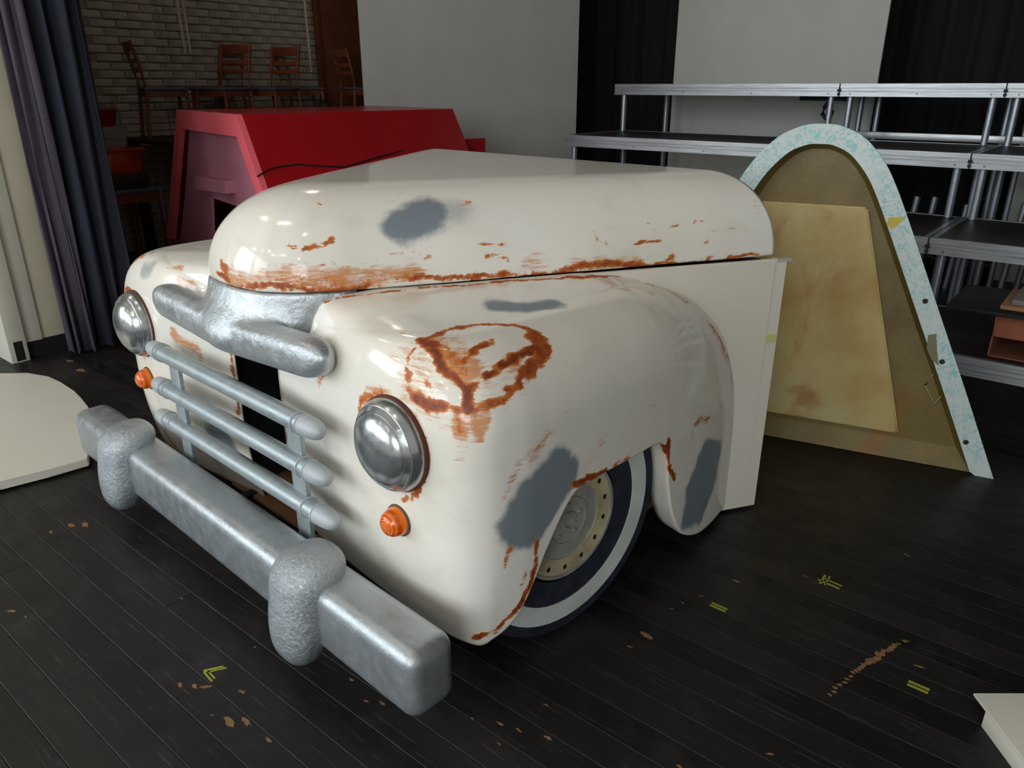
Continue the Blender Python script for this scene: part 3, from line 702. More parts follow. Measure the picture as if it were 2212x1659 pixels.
# wheels: painted discs with whitewall
def wheel(s):
    cy, cz, x0 = .552, .383, .985
    X = lambda d: s * (x0 + d)
    def ring(name, r0, r1, d0, d1, mat, parent, n=64):
        prof = [(r0, X(d0)), (r0, X(d1)), (r1, X(d1)), (r1, X(d0))] if r0 > 0 else [(0, X(d1)), (r1, X(d1)), (r1, X(d0)), (0, X(d0))]
        V, F = [], []
        for (r, h) in prof:
            for k in range(n):
                t = 2 * math.pi * k / n; V.append((h, cy + r * math.cos(t), cz + r * math.sin(t)))
        m = len(prof)
        for i in range(m if r0 > 0 else m - 1):
            j = (i + 1) % m
            for k in range(n): F.append((i * n + k, i * n + (k + 1) % n, j * n + (k + 1) % n, j * n + k))
        V = [(p[0] - s * (cy - p[1]) * .13, p[1], p[2]) for p in V]
        return mesh(name, V, F, mat, parent, True, 40)
    w = ring('wheel', .20, .381, -.04, .008, M_TYRE, truck)
    ring('whitewall', .282, .346, .0, .0105, M_WWALL, w)
    rim = ring('rim', .125, .187, -.02, .008, M_RIM, w)
    ring('rim_lip', .18, .19, -.02, .0125, M_RIMGREY, w)
    ring('disc', .0, .127, -.02, .004, M_RIMGREY, w)
    ring('disc_ridge', .072, .080, .0, .009, M_RIMGREY, w)
    ring('hub', .018, .032, .0, .012, M_RIMGREY, w)
    for k in range(5):
        t = 2 * math.pi * k / 5 + .3
        lathe('bolt', [(0, X(.010)), (.008, X(.010)), (.009, X(.003))], M_RIMGREY, w, 6, 'x', (-s * (-.053 * math.cos(t)) * .13, cy + .053 * math.cos(t), cz + .053 * math.sin(t)))
    for k in range(14):
        t = 2 * math.pi * (k + .4) / 14
        lathe('rim_hole', [(0, X(.0088)), (.0085, X(.0088)), (.0085, X(.004))], M_BLACK, rim, 12, 'x', (-s * (-.158 * math.cos(t)) * .13, cy + .158 * math.cos(t), cz + .158 * math.sin(t)))
wheel(1); wheel(-1)

# ------------------------------------------------------------------ the room
def mat_brick():
    t = NT('white_painted_brick'); c = t.coords()
    b = t.ramp(t.noise(c, 3.5, 4), [(.35, srgb(150, 140, 128)), (.65, srgb(180, 172, 158))])
    t.link(b, t.b.inputs['Base Color']); t.set(rough=.8); t.bump(t.noise(c, 30, 5), .4, .006); return t.m
M_BRICK = mat_brick()
M_MORTAR = simple('grey_mortar', srgb(128, 120, 108), .95)
M_PLASTER = simple('cream_plaster', srgb(206, 198, 176), .7, var=.08, scale=3, bump=.15, bscale=8)
M_FRAMEW = simple('white_frame_gloss', srgb(214, 212, 198), .4, var=.05, scale=3)
M_FLAT = simple('white_stage_flat', srgb(196, 196, 190), .75, var=.05, scale=2.5, bump=.12, bscale=5)
M_DRAPE = simple('black_stage_drape', srgb(14, 14, 16), .9, var=.3)
M_BROWN = simple('brown_door_wood', srgb(104, 58, 34), .5, var=.2, scale=4)
M_CEIL = simple('dark_fly_space', srgb(24, 23, 24), .9)
stage_room = (-8.0, 8.6)
def st_obj(o): o.rotation_euler = (0, 0, -ST); return o
# left wall: painted brick, course by course where it can be picked out
wl = st_obj(box('wall_left', (-8.3, -2.5, 0), (-8.010, 8.8, 6.0), M_MORTAR)); wl['kind'] = 'structure'
bl, bh = .25, .075
bm = bmesh.new(); bm_box(bm, (0, 0, 0), (.07, bl - .012, bh - .012), .006, 1)
bme = bpy.data.meshes.new('brick'); bm.to_mesh(bme); bm.free(); bme.materials.append(M_BRICK)
bv = []
z = 1.30; r = 0
while z < 2.62:
    y = 3.45 + (r % 2) * bl / 2
    while y < 6.15:
        bv.append((y, z)); y += bl
    z += bh; r += 1
bv.sort(key=lambda p: -p[1])
for (y, z) in bv[:290]:
    o = bpy.data.objects.new('brick', bme); link(o, wl); o.location = (-8.07 + random.uniform(-.006, .006), y, z)
bm = bmesh.new()
for (y, z) in bv[290:]: bm_box(bm, (-8.07, y, z), (-8.0, y + bl - .012, z + bh - .012))
z = -.02
while z < 1.29:
    y = 1.2
    while y < 6.2: bm_box(bm, (-8.07, y, max(0, z)), (-8.0, y + bl - .012, z + bh - .012)); y += bl
    z += bh
o = from_bm('brickwork', bm, M_BRICK, wl); o['kind'] = 'stuff'
# right and far sides: black drapes; ceiling high above; hall walls behind the camera
def drape(name, u0, u1, v, z0, z1, mat, amp=.05, wl_=.32):
    n = int((u1 - u0) / .04); V = []
    for i in range(n):
        u = u0 + (u1 - u0) * i / (n - 1)
        off = amp * math.sin(2 * math.pi * u / wl_) + amp * .4 * math.sin(2 * math.pi * u / (wl_ * .43) + 1)
        V += [(u, v + off, z0), (u, v + off, z1)]
    return mesh(name, V, grid_faces(n, 2), mat)
wb = st_obj(drape('wall_back', -8.0, 4.4, 8.5, 0, 6.0, M_DRAPE)); wb['kind'] = 'structure'
wr = st_obj(box('wall_right', (4.3, 1.0, 0), (4.45, 8.6, 6.0), M_DRAPE)); wr['kind'] = 'structure'
M_HALL = simple('hall_wall_cream', srgb(150, 142, 130), .8)
ce = st_obj(box('ceiling', (-8.3, 1.2, 6.0), (4.5, 8.8, 6.1), M_CEIL)); ce['kind'] = 'structure'

# brown door in the brick wall
door = empty('door_1', (0, 0, 0), -ST); door['kind'] = 'structure'
box('door_leaf', (-8.0, 6.22, 0), (-7.96, 7.25, 2.6), M_BROWN, door, .004)
box('door_frame', (-8.03, 6.14, 0), (-7.95, 6.22, 2.7), M_BROWN, door, .004)
box('door_frame', (-8.03, 7.25, 0), (-7.95, 7.33, 2.7), M_BROWN, door, .004)

# proscenium: plastered pier, white door casing with a black plinth
pier = empty('wall_front', (0, 0, 0), -ST); pier['kind'] = 'structure'
box('plaster_face', (-5.6, 1.655, .105), (-5.215, 1.85, 6.0), M_PLASTER, pier, .004)
box('casing_board', (-5.6, 1.555, .105), (-5.195, 1.665, 6.0), M_FRAMEW, pier, .004)
box('casing_post', (-5.6, 1.455, 0), (-5.16, 1.56, 6.0), M_FRAMEW, pier, .006)
box('black_plinth_patch', (-5.2, 1.485, .012), (-5.158, 1.535, .135), M_BLACK, pier)
box('baseboard', (-5.6, 1.555, 0), (-5.203, 1.865, .105), M_BLACK, pier)
box('proscenium_wall', (-8.3, 1.5, 0), (-5.6, 1.8, 6.0), M_PLASTER, pier)

# navy curtain gathered against the pier
M_NAVY = simple('navy_curtain_cloth', srgb(21, 24, 40), .85, var=.25, scale=3)
M_MAUVE = simple('mauve_lit_curtain_fold', srgb(74, 66, 78), .85, var=.15, scale=3)  # paler left fold of the curtain, its reflected light put into the colour
def curtain_sheet(name, pts, z0, z1, mat, parent=None):
    C = catmull(pts, 90); V = []; nz = 14
    for i, (u, v) in enumerate(C):
        for j in range(nz):
            f = j / (nz - 1); w = .018 * math.sin(7 * f + i * .21)
            V.append((u + w * (1 - f), v + w * .6 * (1 - f) + (.03 * (1 - f) if i > 60 else 0), z0 + (z1 - z0) * f + (.012 * math.sin(i * .5) if j == 0 else 0)))
    o = mesh(name, V, grid_faces(90, nz), mat, parent)
    m = o.modifiers.new('thickness', 'SOLIDIFY'); m.thickness = .006; return o
cur = curtain_sheet('stage_curtain', [(-5.10, 1.90), (-5.00, 1.86), (-5.04, 1.93), (-4.95, 1.96), (-4.98, 2.02), (-4.90, 2.06), (-4.95, 2.10), (-4.89, 2.12), (-4.95, 2.15), (-5.04, 2.17)], .03, 5.5, M_NAVY)
st_obj(cur); props(cur, 'navy blue stage curtain hanging beside the cream pier', 'curtain')
curtain_sheet('lit_fold', [(-5.13, 1.80), (-5.06, 1.765), (-5.09, 1.80), (-5.02, 1.80), (-5.05, 1.835), (-4.985, 1.845), (-5.00, 1.87)], .02, 5.5, M_MAUVE, cur)

# ------------------------------------------------------------------ tall white flats and drapes at the back
def flat(p0, p1, z0, z1, label, name='stage_flat', t=.03, mat=M_FLAT):
    d = Vector((p1[0] - p0[0], p1[1] - p0[1], 0)); L = d.length
    root = empty(name, (p0[0], p0[1], 0), math.atan2(d.y, d.x)); props(root, label, 'stage flat')
    box('board', (0, 0, z0), (L, t, z1), mat, root, .003)
    for x in (.03, L - .07): box('batten', (x, t, z0), (x + .04, t + .03, z1), M_WOOD, root)
    return root
flat((-1.469, 8.014), (.713, 8.856), 0, 4.5, 'wide white painted flat standing behind the red prop')
a = sw(-4.10, 7.75); b = sw(-2.06, 7.75)
flat((a.x, a.y), (b.x, b.y), 0, 4.5, 'white painted flat between black drapes behind the risers')
a = sw(-.83, 7.8); b = sw(1.0, 7.8)
flat((a.x, a.y), (b.x, b.y), 0, 1.12, 'low white board seen under the risers at far right')

# ------------------------------------------------------------------ aluminium risers
def mat_alu():
    t = NT('brushed_aluminium'); c = t.coords((1.5, 40, 40))
    t.link(t.ramp(t.noise(c, 3, 5), [(.3, srgb(150, 153, 156)), (.7, srgb(196, 198, 200))]), t.b.inputs['Base Color'])
    t.set(metal=.75, rough=.38); return t.m
M_ALU = mat_alu()
M_ALUT = simple('aluminium_tube', srgb(160, 166, 174), .36, .75, .1, 20)
M_DECK = simple('dark_brown_deck_ply', srgb(38, 31, 31), .45, var=.2, scale=5)
M_SCREW = simple('zinc_screw', srgb(120, 122, 124), .35, .8)
prof = [(0, 0), (0, -.030), (.010, -.032), (.010, -.037), (0, -.039), (0, -.052), (.010, -.054), (.010, -.059), (0, -.061), (0, -.094), (.03, -.094), (.03, 0)]
def deck_unit(u0, u1, v0, v1, ztop, foot_z_front, label, skip=()):
    r = empty('riser_platform', sw((u0 + u1) / 2, (v0 + v1) / 2), -ST); props(r, label, 'riser', 'aluminium choir risers')
    hu, hv = (u1 - u0) / 2 - .004, (v1 - v0) / 2
    box('deck_board', (-hu + .028, -hv + .028, ztop - .02), (hu - .028, hv - .028, ztop - .002), M_DECK, r)
    for s, nm in ((-1, 'front_rail'), (1, 'rear_rail')):
        p = [(s * (hv - y), ztop + z) for y, z in prof]
        fr = prism(nm, [(a_, b_) for a_, b_ in p], -hu, hu, M_ALU, r, plane='yz')
        if s < 0:
            n = 4 if u1 - u0 > 1.5 else 3
            for k in range(n):
                uu = -hu + .08 + (2 * hu - .16) * k / (n - 1)
                lathe('screw', [(0, -hv - .0022), (.006, -hv - .0018), (.0075, -hv + .001)], M_SCREW, fr, 10, 'y', (uu, 0, ztop - .074))
    for s in (-1, 1):
        box('end_rail', (s * hu - (0 if s < 0 else .03), -hv + .03, ztop - .094), (s * hu + (.03 if s < 0 else 0), hv - .03, ztop), M_ALU, r)
        for w in (-1, 1):
            fz = foot_z_front if w < 0 else 0
            tube('leg', [(s * (hu - .07), w * (hv - .07), fz + .001), (s * (hu - .07), w * (hv - .07), ztop - .094)], .024, M_ALUT, r, 14)
    return r
TZ = [1.62, 1.20, .78, .36]; TV = [6.57, 5.76, 4.95, 4.13]
names = ['top', 'second highest', 'third highest', 'lowest']
units = [(-4.09, -2.02, 'left'), (-2.02, -.89, 'middle'), (-.89, 1.14, 'right')]
for k in range(4):
    for (u0, u1, pos) in units:
        if pos == 'left' and k > 1: continue
        foot = TZ[k + 1] if k < 3 and not (pos == 'left' and k == 1) else 0
        deck_unit(u0, u1, TV[k], TV[k] + .98, TZ[k], foot, f'{pos} aluminium riser platform with black deck in the {names[k]} row')
        if pos != 'left':
            p = sw(u0, TV[k] - .004, TZ[k])
            bm = bmesh.new(); bm_box(bm, (-.012, -.008, -.058), (.012, .004, -.04)); bm_box(bm, (-.009, -.008, -.086), (.009, .004, -.066)); bm_box(bm, (-.003, -.003, -.094), (.003, .002, 0))
            o = from_bm('deck_clamp', bm, M_BLACK); o.location = p; st_obj(o); props(o, f'black clamp joining the {"left and middle" if pos == "middle" else "middle and right"} platforms of the {names[k]} riser row', 'clamp', 'riser clamps')
# aluminium rail lying at the back of the second row
o = box('loose_rail', (-2.0, 7.0, 1.196), (1.0, 7.05, 1.25), M_ALU, None, .004); st_obj(o); props(o, 'loose aluminium rail lying behind the second highest riser row', 'rail')
# spare legs bundled behind the lower rows
spare = []
LABS = ['second from left', 'leftmost', 'fourth from left', 'fifth from left', 'sixth from left', 'third from left', 'rightmost']
for i, (u, v, z1) in enumerate([(-1.30, 6.95, .77), (-1.42, 6.9, .77), (-.70, 7.15, .76), (-.60, 7.2, .74), (-.48, 7.15, .75), (-1.1, 7.2, .70), (-.36, 7.25, .72)]):
    b_ = sw(u, v); t_ = sw(u + .03, v + .03)
    o = tube('spare_leg', [(b_.x, b_.y, 0), (t_.x, t_.y, z1)], .024, M_ALUT, None, 14)
    props(o, f'{LABS[i]} of the loose aluminium riser legs stored upright behind the decks', 'riser leg', 'spare riser legs behind the decks')
# black clamp bracket below the top deck
br = empty('black_bracket', sw(-2.27, 7.05), -ST); props(br, 'black metal bracket with curved hook under the top riser', 'bracket')
box('bar', (-.22, -.015, 1.485), (.22, .015, 1.52), M_BLACK, br, .003)
tube('hook', [(.04, 0, 1.49), (.0, 0, 1.43), (-.01, 0, 1.38), (.02, 0, 1.345), (.06, 0, 1.36), (.07, 0, 1.41)], .018, M_BLACK, br)
tube('knob', [(.17, -.02, 1.502), (.17, -.05, 1.502)], .022, M_BLACK, br)
# carton and boards on the lowest row
M_CARD = simple('brown_cardboard', srgb(132, 78, 52), .8, var=.15, scale=8)
cb = empty('open_carton', sw(-.10, 4.42, .36), -ST); props(cb, 'brown open cardboard carton lying on the lowest riser', 'carton')
box('base', (-.30, -.2, 0), (.5, .25, .006), M_CARD, cb); box('back_wall', (-.30, .244, 0), (.5, .25, .20), M_CARD, cb); box('side_wall', (-.30, -.2, 0), (-.292, .25, .2), M_CARD, cb); box('lid', (-.31, -.16, .2), (.5, .25, .206), M_CARD, cb)
bm = bmesh.new(); vs = [bm.verts.new(p) for p in ((-.31, -.16, .203), (.5, -.16, .203), (.5, -.235, .11), (-.29, -.235, .11))]; bm.faces.new(vs)
o = from_bm('front_flap', bm, M_CARD, cb); m = o.modifiers.new('t', 'SOLIDIFY'); m.thickness = .006
o = box('black_board', (-.62, 4.20, .568), (.4, 4.75, .585), M_BLACK, None, .002); st_obj(o); props(o, 'flat black board lying on the cardboard carton', 'board')
o = box('pale_board', (-.40, 4.28, .586), (.4, 4.7, .605), simple('pale_chipboard', srgb(150, 112, 84), .8), None, .002); st_obj(o); props(o, 'chipboard sheet on the black board over the carton', 'board')
o = box('grey_board', (-.36, 4.32, .606), (.4, 4.72, .63), simple('grey_foam_board', srgb(120, 116, 112), .8), None, .004); st_obj(o); props(o, 'grey board topping the pile over the carton', 'board')

# ------------------------------------------------------------------ fibreglass shell with a cyan-white flange
def mat_fibre():
    t = NT('stained_fibreglass'); c = t.coords()
    a_ = t.ramp(t.noise(c, 2.6, 6, .6), [(.3, srgb(92, 74, 30)), (.5, srgb(114, 97, 50)), (.7, srgb(128, 110, 62))])
    f = t.step(t.noise(t.coords((1, 1, .6)), 3.2, 5, .6, .5), .56, .74)
    t.link(t.mix(t.math('MULTIPLY', f, .7), a_, srgb(146, 88, 34)), t.b.inputs['Base Color']); t.set(rough=.42); t.bump(t.noise(c, 40, 5), .25, .004); return t.m
def mat_fibre2():
    t = NT('pale_fibreglass'); c = t.coords()
    a_ = t.ramp(t.noise(c, 2.2, 6, .6), [(.3, srgb(168, 134, 72)), (.5, srgb(184, 162, 104)), (.7, srgb(194, 180, 130))])
    f = t.step(t.noise(t.coords((1, 1, .6)), 4.0, 5, .6, .5), .54, .74)
    t.link(t.mix(t.math('MULTIPLY', f, .75), a_, srgb(156, 92, 34)), t.b.inputs['Base Color']); t.set(rough=.4); t.bump(t.noise(c, 40, 5), .2, .004); return t.m
def mat_flange():
    t = NT('chipped_cyan_white_paint'); c = t.coords()
    f = t.step(t.noise(t.coords((1, 1, 1)), 42, 6, .7, 1.5), .48, .58); g = t.step(t.noise(c, 5, 3), .3, .52)
    t.link(t.mix(t.math('MULTIPLY', f, g), srgb(198, 206, 202), srgb(140, 190, 192)), t.b.inputs['Base Color']); t.set(rough=.5); return t.m
M_FIB, M_FIB2, M_FLA = mat_fibre(), mat_fibre2(), mat_flange()
g1 = Vector((2.119, 2.942, 0)); dz = math.radians(180 - 26)     # direction of the base, towards the left
shell = empty('fibreglass_shell', g1, math.atan2(.4375, -.8992)); props(shell, 'tall tapered fibreglass shell with cyan-white rim standing behind the truck', 'prop shell')
outer = catmull([(0, 0), (.17, .36), (.34, .71), (.51, 1.06), (.60, 1.235), (.66, 1.325), (.74, 1.405), (.83, 1.447), (.905, 1.455), (.98, 1.447), (1.07, 1.405), (1.15, 1.325), (1.21, 1.235), (1.30, 1.06), (1.47, .71), (1.64, .36), (1.81, 0)], 121)
cx_ = .905
def inset(P, d):
    T = np.gradient(P, axis=0); T /= np.linalg.norm(T, axis=1)[:, None]; N = np.stack([T[:, 1], -T[:, 0]], 1)
    Q = P + N * d; Q[:, 1] = np.maximum(Q[:, 1], 0); Q[0, 1] = Q[-1, 1] = 0; return Q
inner = inset(outer, .08)
sgn = 1
def ribbon(name, A, B, mat, parent, ya=0, yb=0):
    V = [(p[0], ya, p[1]) for p in A] + [(p[0], yb, p[1]) for p in B]; n = len(A)
    return mesh(name, V, [(i, i + 1, n + i + 1, n + i) for i in range(n - 1)], mat, parent)
# local +y points towards the camera side or away, depending on the turn; front is at y = F
F_ = 1
fl = ribbon('flange', outer, inner, M_FLA, shell); [setattr(q, 'use_smooth', False) for q in fl.data.polygons]; m = fl.modifiers.new('t', 'SOLIDIFY'); m.thickness = .022; m.offset = 1
deep = inset(outer, .105); BACK = .055
ribbon('shell_side', inner, deep, M_FIB, shell, 0, -BACK)
c0 = np.array([cx_, .02])
V = [(p[0], -BACK, p[1]) for p in deep]; n = len(V)
half = n // 2
Fc = [(i, i + 1, n - 2 - i, n - 1 - i) for i in range(half)]
mesh('shell_back', V, Fc, M_FIB, shell, False)
# floor strip closing the bottom of the shell
mesh('bottom_strip', [(.075, .0, .002), (1.735, .0, .002), (1.68, -BACK, .085), (.13, -BACK, .085)], [(0, 1, 2, 3)], M_FIB, shell, False)
prism('raised_pad', [(.395, .115), (1.415, .115), (1.125, 1.12), (.685, 1.12)], -BACK, -BACK + .03, M_FIB2, shell, .008)
M_HOLE = simple('dark_hole', srgb(40, 38, 34), .9)
for (x, z) in ((.372, .755), (.262, .50), (.105, .15)):
    lathe('bolt_hole', [(0, .0245), (.011, .0245), (.011, .02)], M_HOLE, shell, 14, 'y', (x + .03, 0, z))
prism('yellow_dab', [(.535, 1.10), (.60, 1.09), (.60, 1.06), (.575, 1.045), (.555, 1.065)], .0221, .0228, simple('yellow_smear', srgb(196, 176, 70), .6), shell)
prism('bare_patch', [(.335, .62), (.365, .61), (.36, .55), (.33, .50), (.30, .48), (.32, .55)], .0221, .0228, simple('bare_olive_resin', srgb(120, 116, 84), .6), shell)
tube('resin_drip', [(.25, -BACK + .006, .50), (.30, -BACK + .006, .44), (.33, -BACK + .006, .36), (.28, -BACK + .006, .28), (.24, -BACK + .006, .36), (.21, -BACK + .006, .37)], .005, simple('dried_resin', srgb(164, 152, 104), .4), shell, 8)

# ------------------------------------------------------------------ red tapered prop
M_RED = simple('deep_red_gloss', srgb(168, 24, 32), .3, var=.12, scale=2)
M_PINK2 = simple('pinkish_red_paint', srgb(240, 104, 116), .5, var=.06, scale=3)
M_MAU = simple('mauve_board', srgb(184, 118, 136), .6, var=.07, scale=3)
Lp, Rp, Bp = Vector((-2.6019, 6.2739, 0)), Vector((-1.7831, 5.2256, 0)), Vector((-0.4826, 6.5346, 0))
ex = (Rp - Lp).normalized(); wid = (Rp - Lp).length; ang = math.atan2(ex.y, ex.x)
red = empty('red_prop_box', Lp, ang); props(red, 'long red tapered box prop with mauve end panel behind the truck', 'prop box')
ey = Vector((-ex.y, ex.x, 0)); dep = (Bp - Rp).dot(ey); shx = (Bp - Rp).dot(ex)
HT = 1.43; SLL, SLR = .84, .71; ZB = .30
def rx(side, z): return (-(HT - z) * SLL) if side == 0 else wid + (HT - z) * SLR
fw_ = .14
V = []
for y, sx in ((0.02, 0), (dep, shx)):
    V += [(rx(0, ZB) + sx, y, ZB), (rx(1, ZB) + sx, y, ZB), (wid + sx, y, HT), (sx, y, HT)]
mesh('red_hull', V, [(0, 3, 7, 4), (1, 5, 6, 2), (3, 2, 6, 7), (4, 7, 6, 5), (0, 4, 5, 1)], M_RED, red, False)
for (x, y) in ((-.7, .3), (1.9, .3), (-.7, dep - .3), (1.9, dep - .3)): box('castor_block', (x - .06, y - .06, 0), (x + .06, y + .06, ZB), M_BLACK, red)
prism('top_frame', [(rx(0, HT - .14), HT - .14), (rx(1, HT - .14), HT - .14), (wid, HT), (0, HT)], -.02, .02, M_PINK2, red)
for s in (0, 1):
    g_ = 1 if s == 0 else -1
    prism('side_frame', [(rx(s, ZB), ZB), (rx(s, ZB) + g_ * fw_ * 1.15, ZB), (rx(s, HT - .14) + g_ * fw_, HT - .14), (rx(s, HT - .14), HT - .14)], -.02, .02, M_PINK2, red)
zo = 0.792
mp = prism('mauve_panel', [(rx(0, ZB) + .22, ZB), (.20, ZB), (0.364, zo), (rx(0, zo) + .22, zo)], .04, .06, M_MAU, red)
mq = prism('mauve_panel', [(rx(0, zo) + .22, zo), (rx(1, zo) - .14, zo), (rx(1, HT - .13) - .14, HT - .13), (rx(0, HT - .13) + .17, HT - .13)], .04, .06, M_MAU, red)
prism('raised_block', [(0.217, 0.849), (0.954, 0.887), (0.973, 0.977), (0.283, 0.953)], -.035, .04, M_MAU, mq)
mesh('inner_dark_board', [(0, .30, ZB), (wid + .5, .30, ZB), (wid, .30, 1.3), (0, .30, 1.3)], [(0, 1, 2, 3)], simple('brown_inner_board', srgb(84, 54, 36), .7), red, False)
box('rear_step', (.5, dep + .005, 0), (1.16, dep + .28, 1.195), M_RED, red)
tube('cable', [(1.61, -0.028, 1.062), (1.572, 0.052, 1.092), (1.549, 0.141, 1.108), (1.528, 0.279, 1.114), (1.521, 0.446, 1.094), (1.513, 0.621, 1.074), (1.464, 0.83, 1.106), (1.425, 1.004, 1.13), (1.364, 1.228, 1.156)], .005, M_BLACK, red, 8)

# ------------------------------------------------------------------ white boards on the floor
M_WB = simple('white_board_paint', srgb(214, 209, 196), .45, var=.03, scale=2)
lb = [(-2.90, 4.10), (-2.818, 4.109), (-2.66, 4.05), (-2.547, 3.961), (-2.40, 3.83), (-2.303, 3.724), (-2.20, 3.60), (-2.123, 3.481), (-2.01, 3.25), (-1.90, 3.022), (-2.023, 2.913), (-2.159, 2.809), (-2.75, 2.40), (-3.5, 3.0), (-3.6, 4.1)]
lbo = prism('white_floor_board', lb, .012, .05, M_WB, None, .004, 'xy'); props(lbo, 'white rounded board lying on the floor left of the bumper', 'board')
tr = empty('white_tray', (1.26, .85, 0)); props(tr, 'low white tray with a flat rear lip at the bottom right', 'tray')
box('tray_body', (0, 0, 0), (1.1, .70, .056), M_WB, tr, .003)
box('tray_lid', (-.004, -.004, .056), (1.104, .752, .064), M_WB, tr, .002)

# ------------------------------------------------------------------ backstage clutter
M_CHAIR = simple('orange_brown_beech', srgb(120, 62, 34), .5, var=.2, scale=7)
M_SEAT = simple('blue_grey_seat', srgb(72, 82, 100), .6)
def make_chair(label):
    r = empty('wooden_chair'); props(r, label, 'chair', 'wooden chairs stored backstage')
    box('seat', (-.2, -.2, .43), (.2, .2, .46), M_SEAT, r, .012)
    box('apron', (-.18, -.18, .375), (.18, .18, .43), M_CHAIR, r, .004)
    for sx in (-1, 1):
        tube('leg', [(sx * .185, -.185, .001), (sx * .17, -.17, .42)], .017, M_CHAIR, r, 8)
        tube('leg', [(sx * .185, .22, .001), (sx * .175, .18, .44), (sx * .175, .20, .62), (sx * .175, .255, .86)], .017, M_CHAIR, r, 8)
    for (z, y, h) in ((.81, .25, .085), (.69, .225, .04), (.61, .208, .04)):
        box('back_slat', (-.175, y - .012, z - h / 2), (.175, y + .012, z + h / 2), M_CHAIR, r, .005)
    box('stretcher', (-.17, -.19, .2), (.17, -.17, .225), M_CHAIR, r)
    return r
def dup(root, label):
    c = root.copy(); COL.objects.link(c); c['label'] = label
    for ch in root.children:
        d = ch.copy(); COL.objects.link(d); d.parent = c
    return c
sp = [(-7.52, 3.93, 2.85, 'wooden chair nearest the curtain, its back to the curtain'), (-7.72, 4.62, .15, 'wooden chair right behind the ropes, close to the brick wall'),
      (-7.18, 4.36, .30, 'wooden chair with blue seat in front of the rope chair'), (-7.25, 4.98, .25, 'wooden chair standing alone right of the ropes'),
      (-7.62, 5.62, 2.8, 'wooden chair in front of the brown door'), (-7.3, 6.22, 2.9, 'wooden chair partly hidden by the white flat')]
PZ = 1.13
first = None
for i, (u, v, rz, lab) in enumerate(sp):
    ch = make_chair(lab) if first is None else dup(first, lab)
    first = first or ch
    p = sw(u, v, PZ + .001); ch.location = p; ch.rotation_euler = (0, 0, -ST + rz)
M_DKW = simple('dark_stained_wood', srgb(44, 32, 26), .6)
stg = empty('storage_platform', sw(0, 0), -ST); props(stg, 'dark wooden platform carrying the stored chairs backstage', 'platform')
box('platform_top', (-7.96, 3.62, PZ - .04), (-6.95, 6.6, PZ), M_DKW, stg)
for v in (3.68, 5.0, 6.5):
    for u in (-7.9, -7.06): box('leg', (u, v, 0), (u + .08, v + .08, PZ - .04), M_DKW, stg)
# small table with crates
tb = empty('small_table', sw(-7.40, 3.26), -ST); props(tb, 'small wooden table with blue-grey top beside the curtain', 'table')
box('table_top', (-.36, -.30, .70), (.36, .30, .725), M_SEAT, tb, .006)
for s in (-1, 1): box('apron', (s * .33 - .012, -.27, .615), (s * .33 + .012, .27, .70), M_CHAIR, tb)
box('apron', (-.33, -.282, .615), (.33, -.258, .70), M_CHAIR, tb); box('apron', (-.33, .258, .615), (.33, .282, .70), M_CHAIR, tb)
for s in (-1, 1):
    for w in (-1, 1): tube('leg', [(s * .335, w * .28, .001), (s * .31, w * .26, .62)], .026, M_CHAIR, tb, 8)
box('hanging_bag_strap', (.365, .22, .42), (.372, .25, .72), simple('grey_strap', srgb(90, 92, 96), .6), tb)
M_CRATE = simple('orange_red_plastic', srgb(176, 62, 28), .4, var=.08)
M_REDT = simple('red_plastic', srgb(140, 24, 28), .35, var=.08)
o = box('wooden_box', (-.20, -.26, .726), (.24, .22, .86), M_DKW, None, .004); o.location = sw(-7.40, 3.26); st_obj(o); props(o, 'dark wooden box under the orange crate on the table', 'box')
def tub(name, label, x0, x1, z0, z1, taper, mat, cat, loc):
    r = empty(name, loc, -ST); props(r, label, cat)
    hx, hy = (x1 - x0) / 2, (x1 - x0) / 2 * .85
    bm = bmesh.new(); lo = [bm.verts.new((sx * hx * taper, sy * hy * taper, z0)) for sx, sy in ((-1, -1), (1, -1), (1, 1), (-1, 1))]
    hi = [bm.verts.new((sx * hx, sy * hy, z1)) for sx, sy in ((-1, -1), (1, -1), (1, 1), (-1, 1))]
    bm.faces.new(lo)
    for i in range(4): bm.faces.new((lo[i], lo[(i + 1) % 4], hi[(i + 1) % 4], hi[i]))
    bmesh.ops.bevel(bm, geom=list(bm.edges), offset=.015, segments=2, affect='EDGES')
    o = from_bm('tub_body', bm, mat, r, True, 40); m = o.modifiers.new('t', 'SOLIDIFY'); m.thickness = .006
    bm = bmesh.new()
    for (a0, a1, b0, b1) in ((-hx - .014, hx + .014, -hy - .014, -hy + .004), (-hx - .014, hx + .014, hy - .004, hy + .014)): bm_box(bm, (a0, b0, z1 - .012), (a1, b1, z1 + .006))
    for (a0, a1) in ((-hx - .014, -hx + .004), (hx - .004, hx + .014)): bm_box(bm, (a0, -hy, z1 - .012), (a1, hy, z1 + .006))
    from_bm('tub_rim', bm, mat, r)
    return r
tub('orange_crate', 'orange plastic crate under the clear tub by the curtain', -.22, .22, .861, 1.075, .86, M_CRATE, 'crate', sw(-7.38, 3.28))
def mat_clear():
    t = NT('clear_ribbed_plastic'); t.set(base=(.8, .82, .85, 1), rough=.12, trans=.85, ior=1.3); return t.m
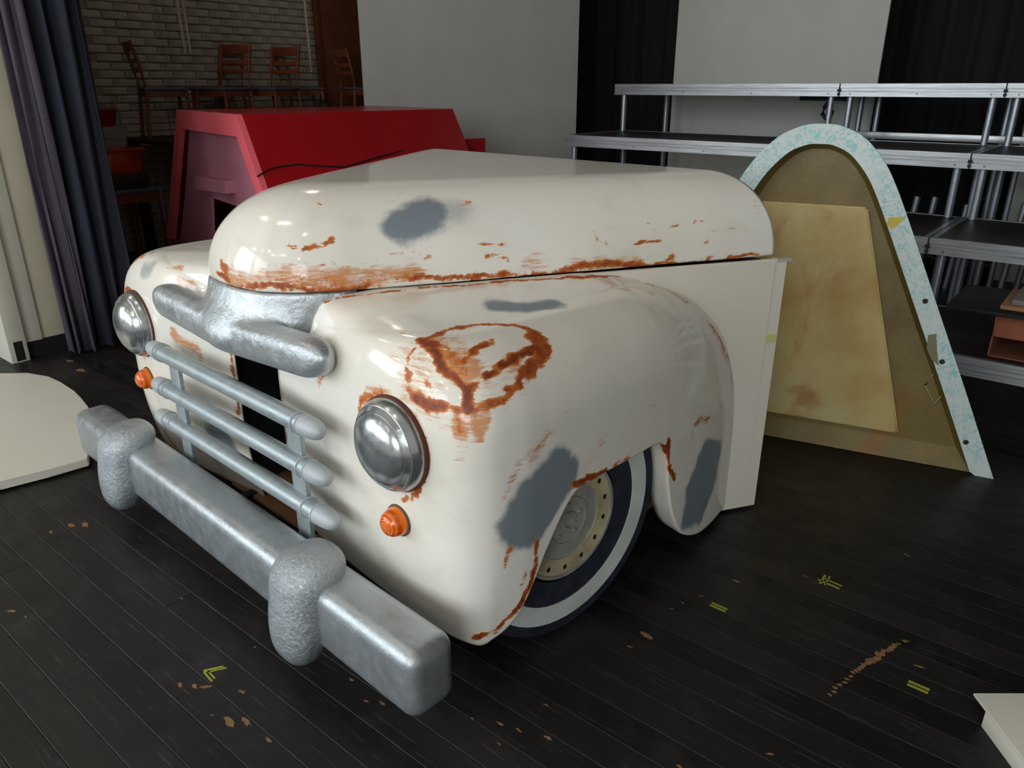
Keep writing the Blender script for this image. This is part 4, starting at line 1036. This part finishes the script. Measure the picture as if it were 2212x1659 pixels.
cl = lathe('clear_tub', [(.0, 1.083), (.125, 1.083), (.13, 1.09), (.142, 1.12), (.139, 1.125), (.147, 1.15), (.144, 1.155), (.152, 1.18), (.149, 1.185), (.157, 1.21), (.155, 1.215), (.165, 1.265)], mat_clear(), None, 32, 'z'); cl.location = sw(-7.38, 3.28); props(cl, 'clear ribbed plastic tub between orange crate and red tub', 'tub')
rt = lathe('red_tub', [(.0, 1.268), (.11, 1.268), (.118, 1.275), (.15, 1.40), (.158, 1.405), (.156, 1.412), (.0, 1.412)], M_REDT, None, 28, 'z'); rt.location = sw(-7.41, 3.24); props(rt, 'dark red tub on top of the clear tub', 'tub')
# ropes
M_ROPE = simple('pale_rope', srgb(190, 180, 160), .9)
for (u, v0, v1, z0, lab) in ((-7.62, 4.20, 4.27, 1.9, 'left of two pale ropes hanging before the brick wall'), (-7.62, 4.285, 4.325, 1.9, 'right of two pale ropes hanging before the brick wall'), (-7.75, 5.83, 5.86, 1.75, 'pale rope hanging beside the brown door')):
    a_ = sw(u, v0, 5.8); b_ = sw(u, v1, z0)
    n = 30; o = tube('rope', [a_.lerp(b_, i / n) for i in range(n + 1)], .014, M_ROPE, None, 8); props(o, lab, 'rope', 'ropes hanging backstage')
def lump(name, label, loc, sx, sy, sz, mat):
    bm = bmesh.new(); bmesh.ops.create_icosphere(bm, subdivisions=3, radius=1)
    for v_ in bm.verts:
        f = 1 + .18 * math.sin(5 * v_.co.x + 3 * v_.co.y) + .12 * math.sin(7 * v_.co.z + 4 * v_.co.x)
        v_.co = Vector((v_.co.x * sx * f, v_.co.y * sy * f, max(0, (v_.co.z * f + .75)) * sz))
    o = from_bm(name, bm, mat, None, True); o.location = loc; props(o, label, 'bag'); return o
lump('cloth_bundle', 'black cloth bundle on the platform right of the chairs', sw(-7.12, 5.45, PZ + .001), .16, .13, .17, M_BLACK)
lump('cloth_bundle', 'smaller black cloth bundle next to the larger one', sw(-7.10, 5.78, PZ + .001), .12, .1, .15, M_BLACK)
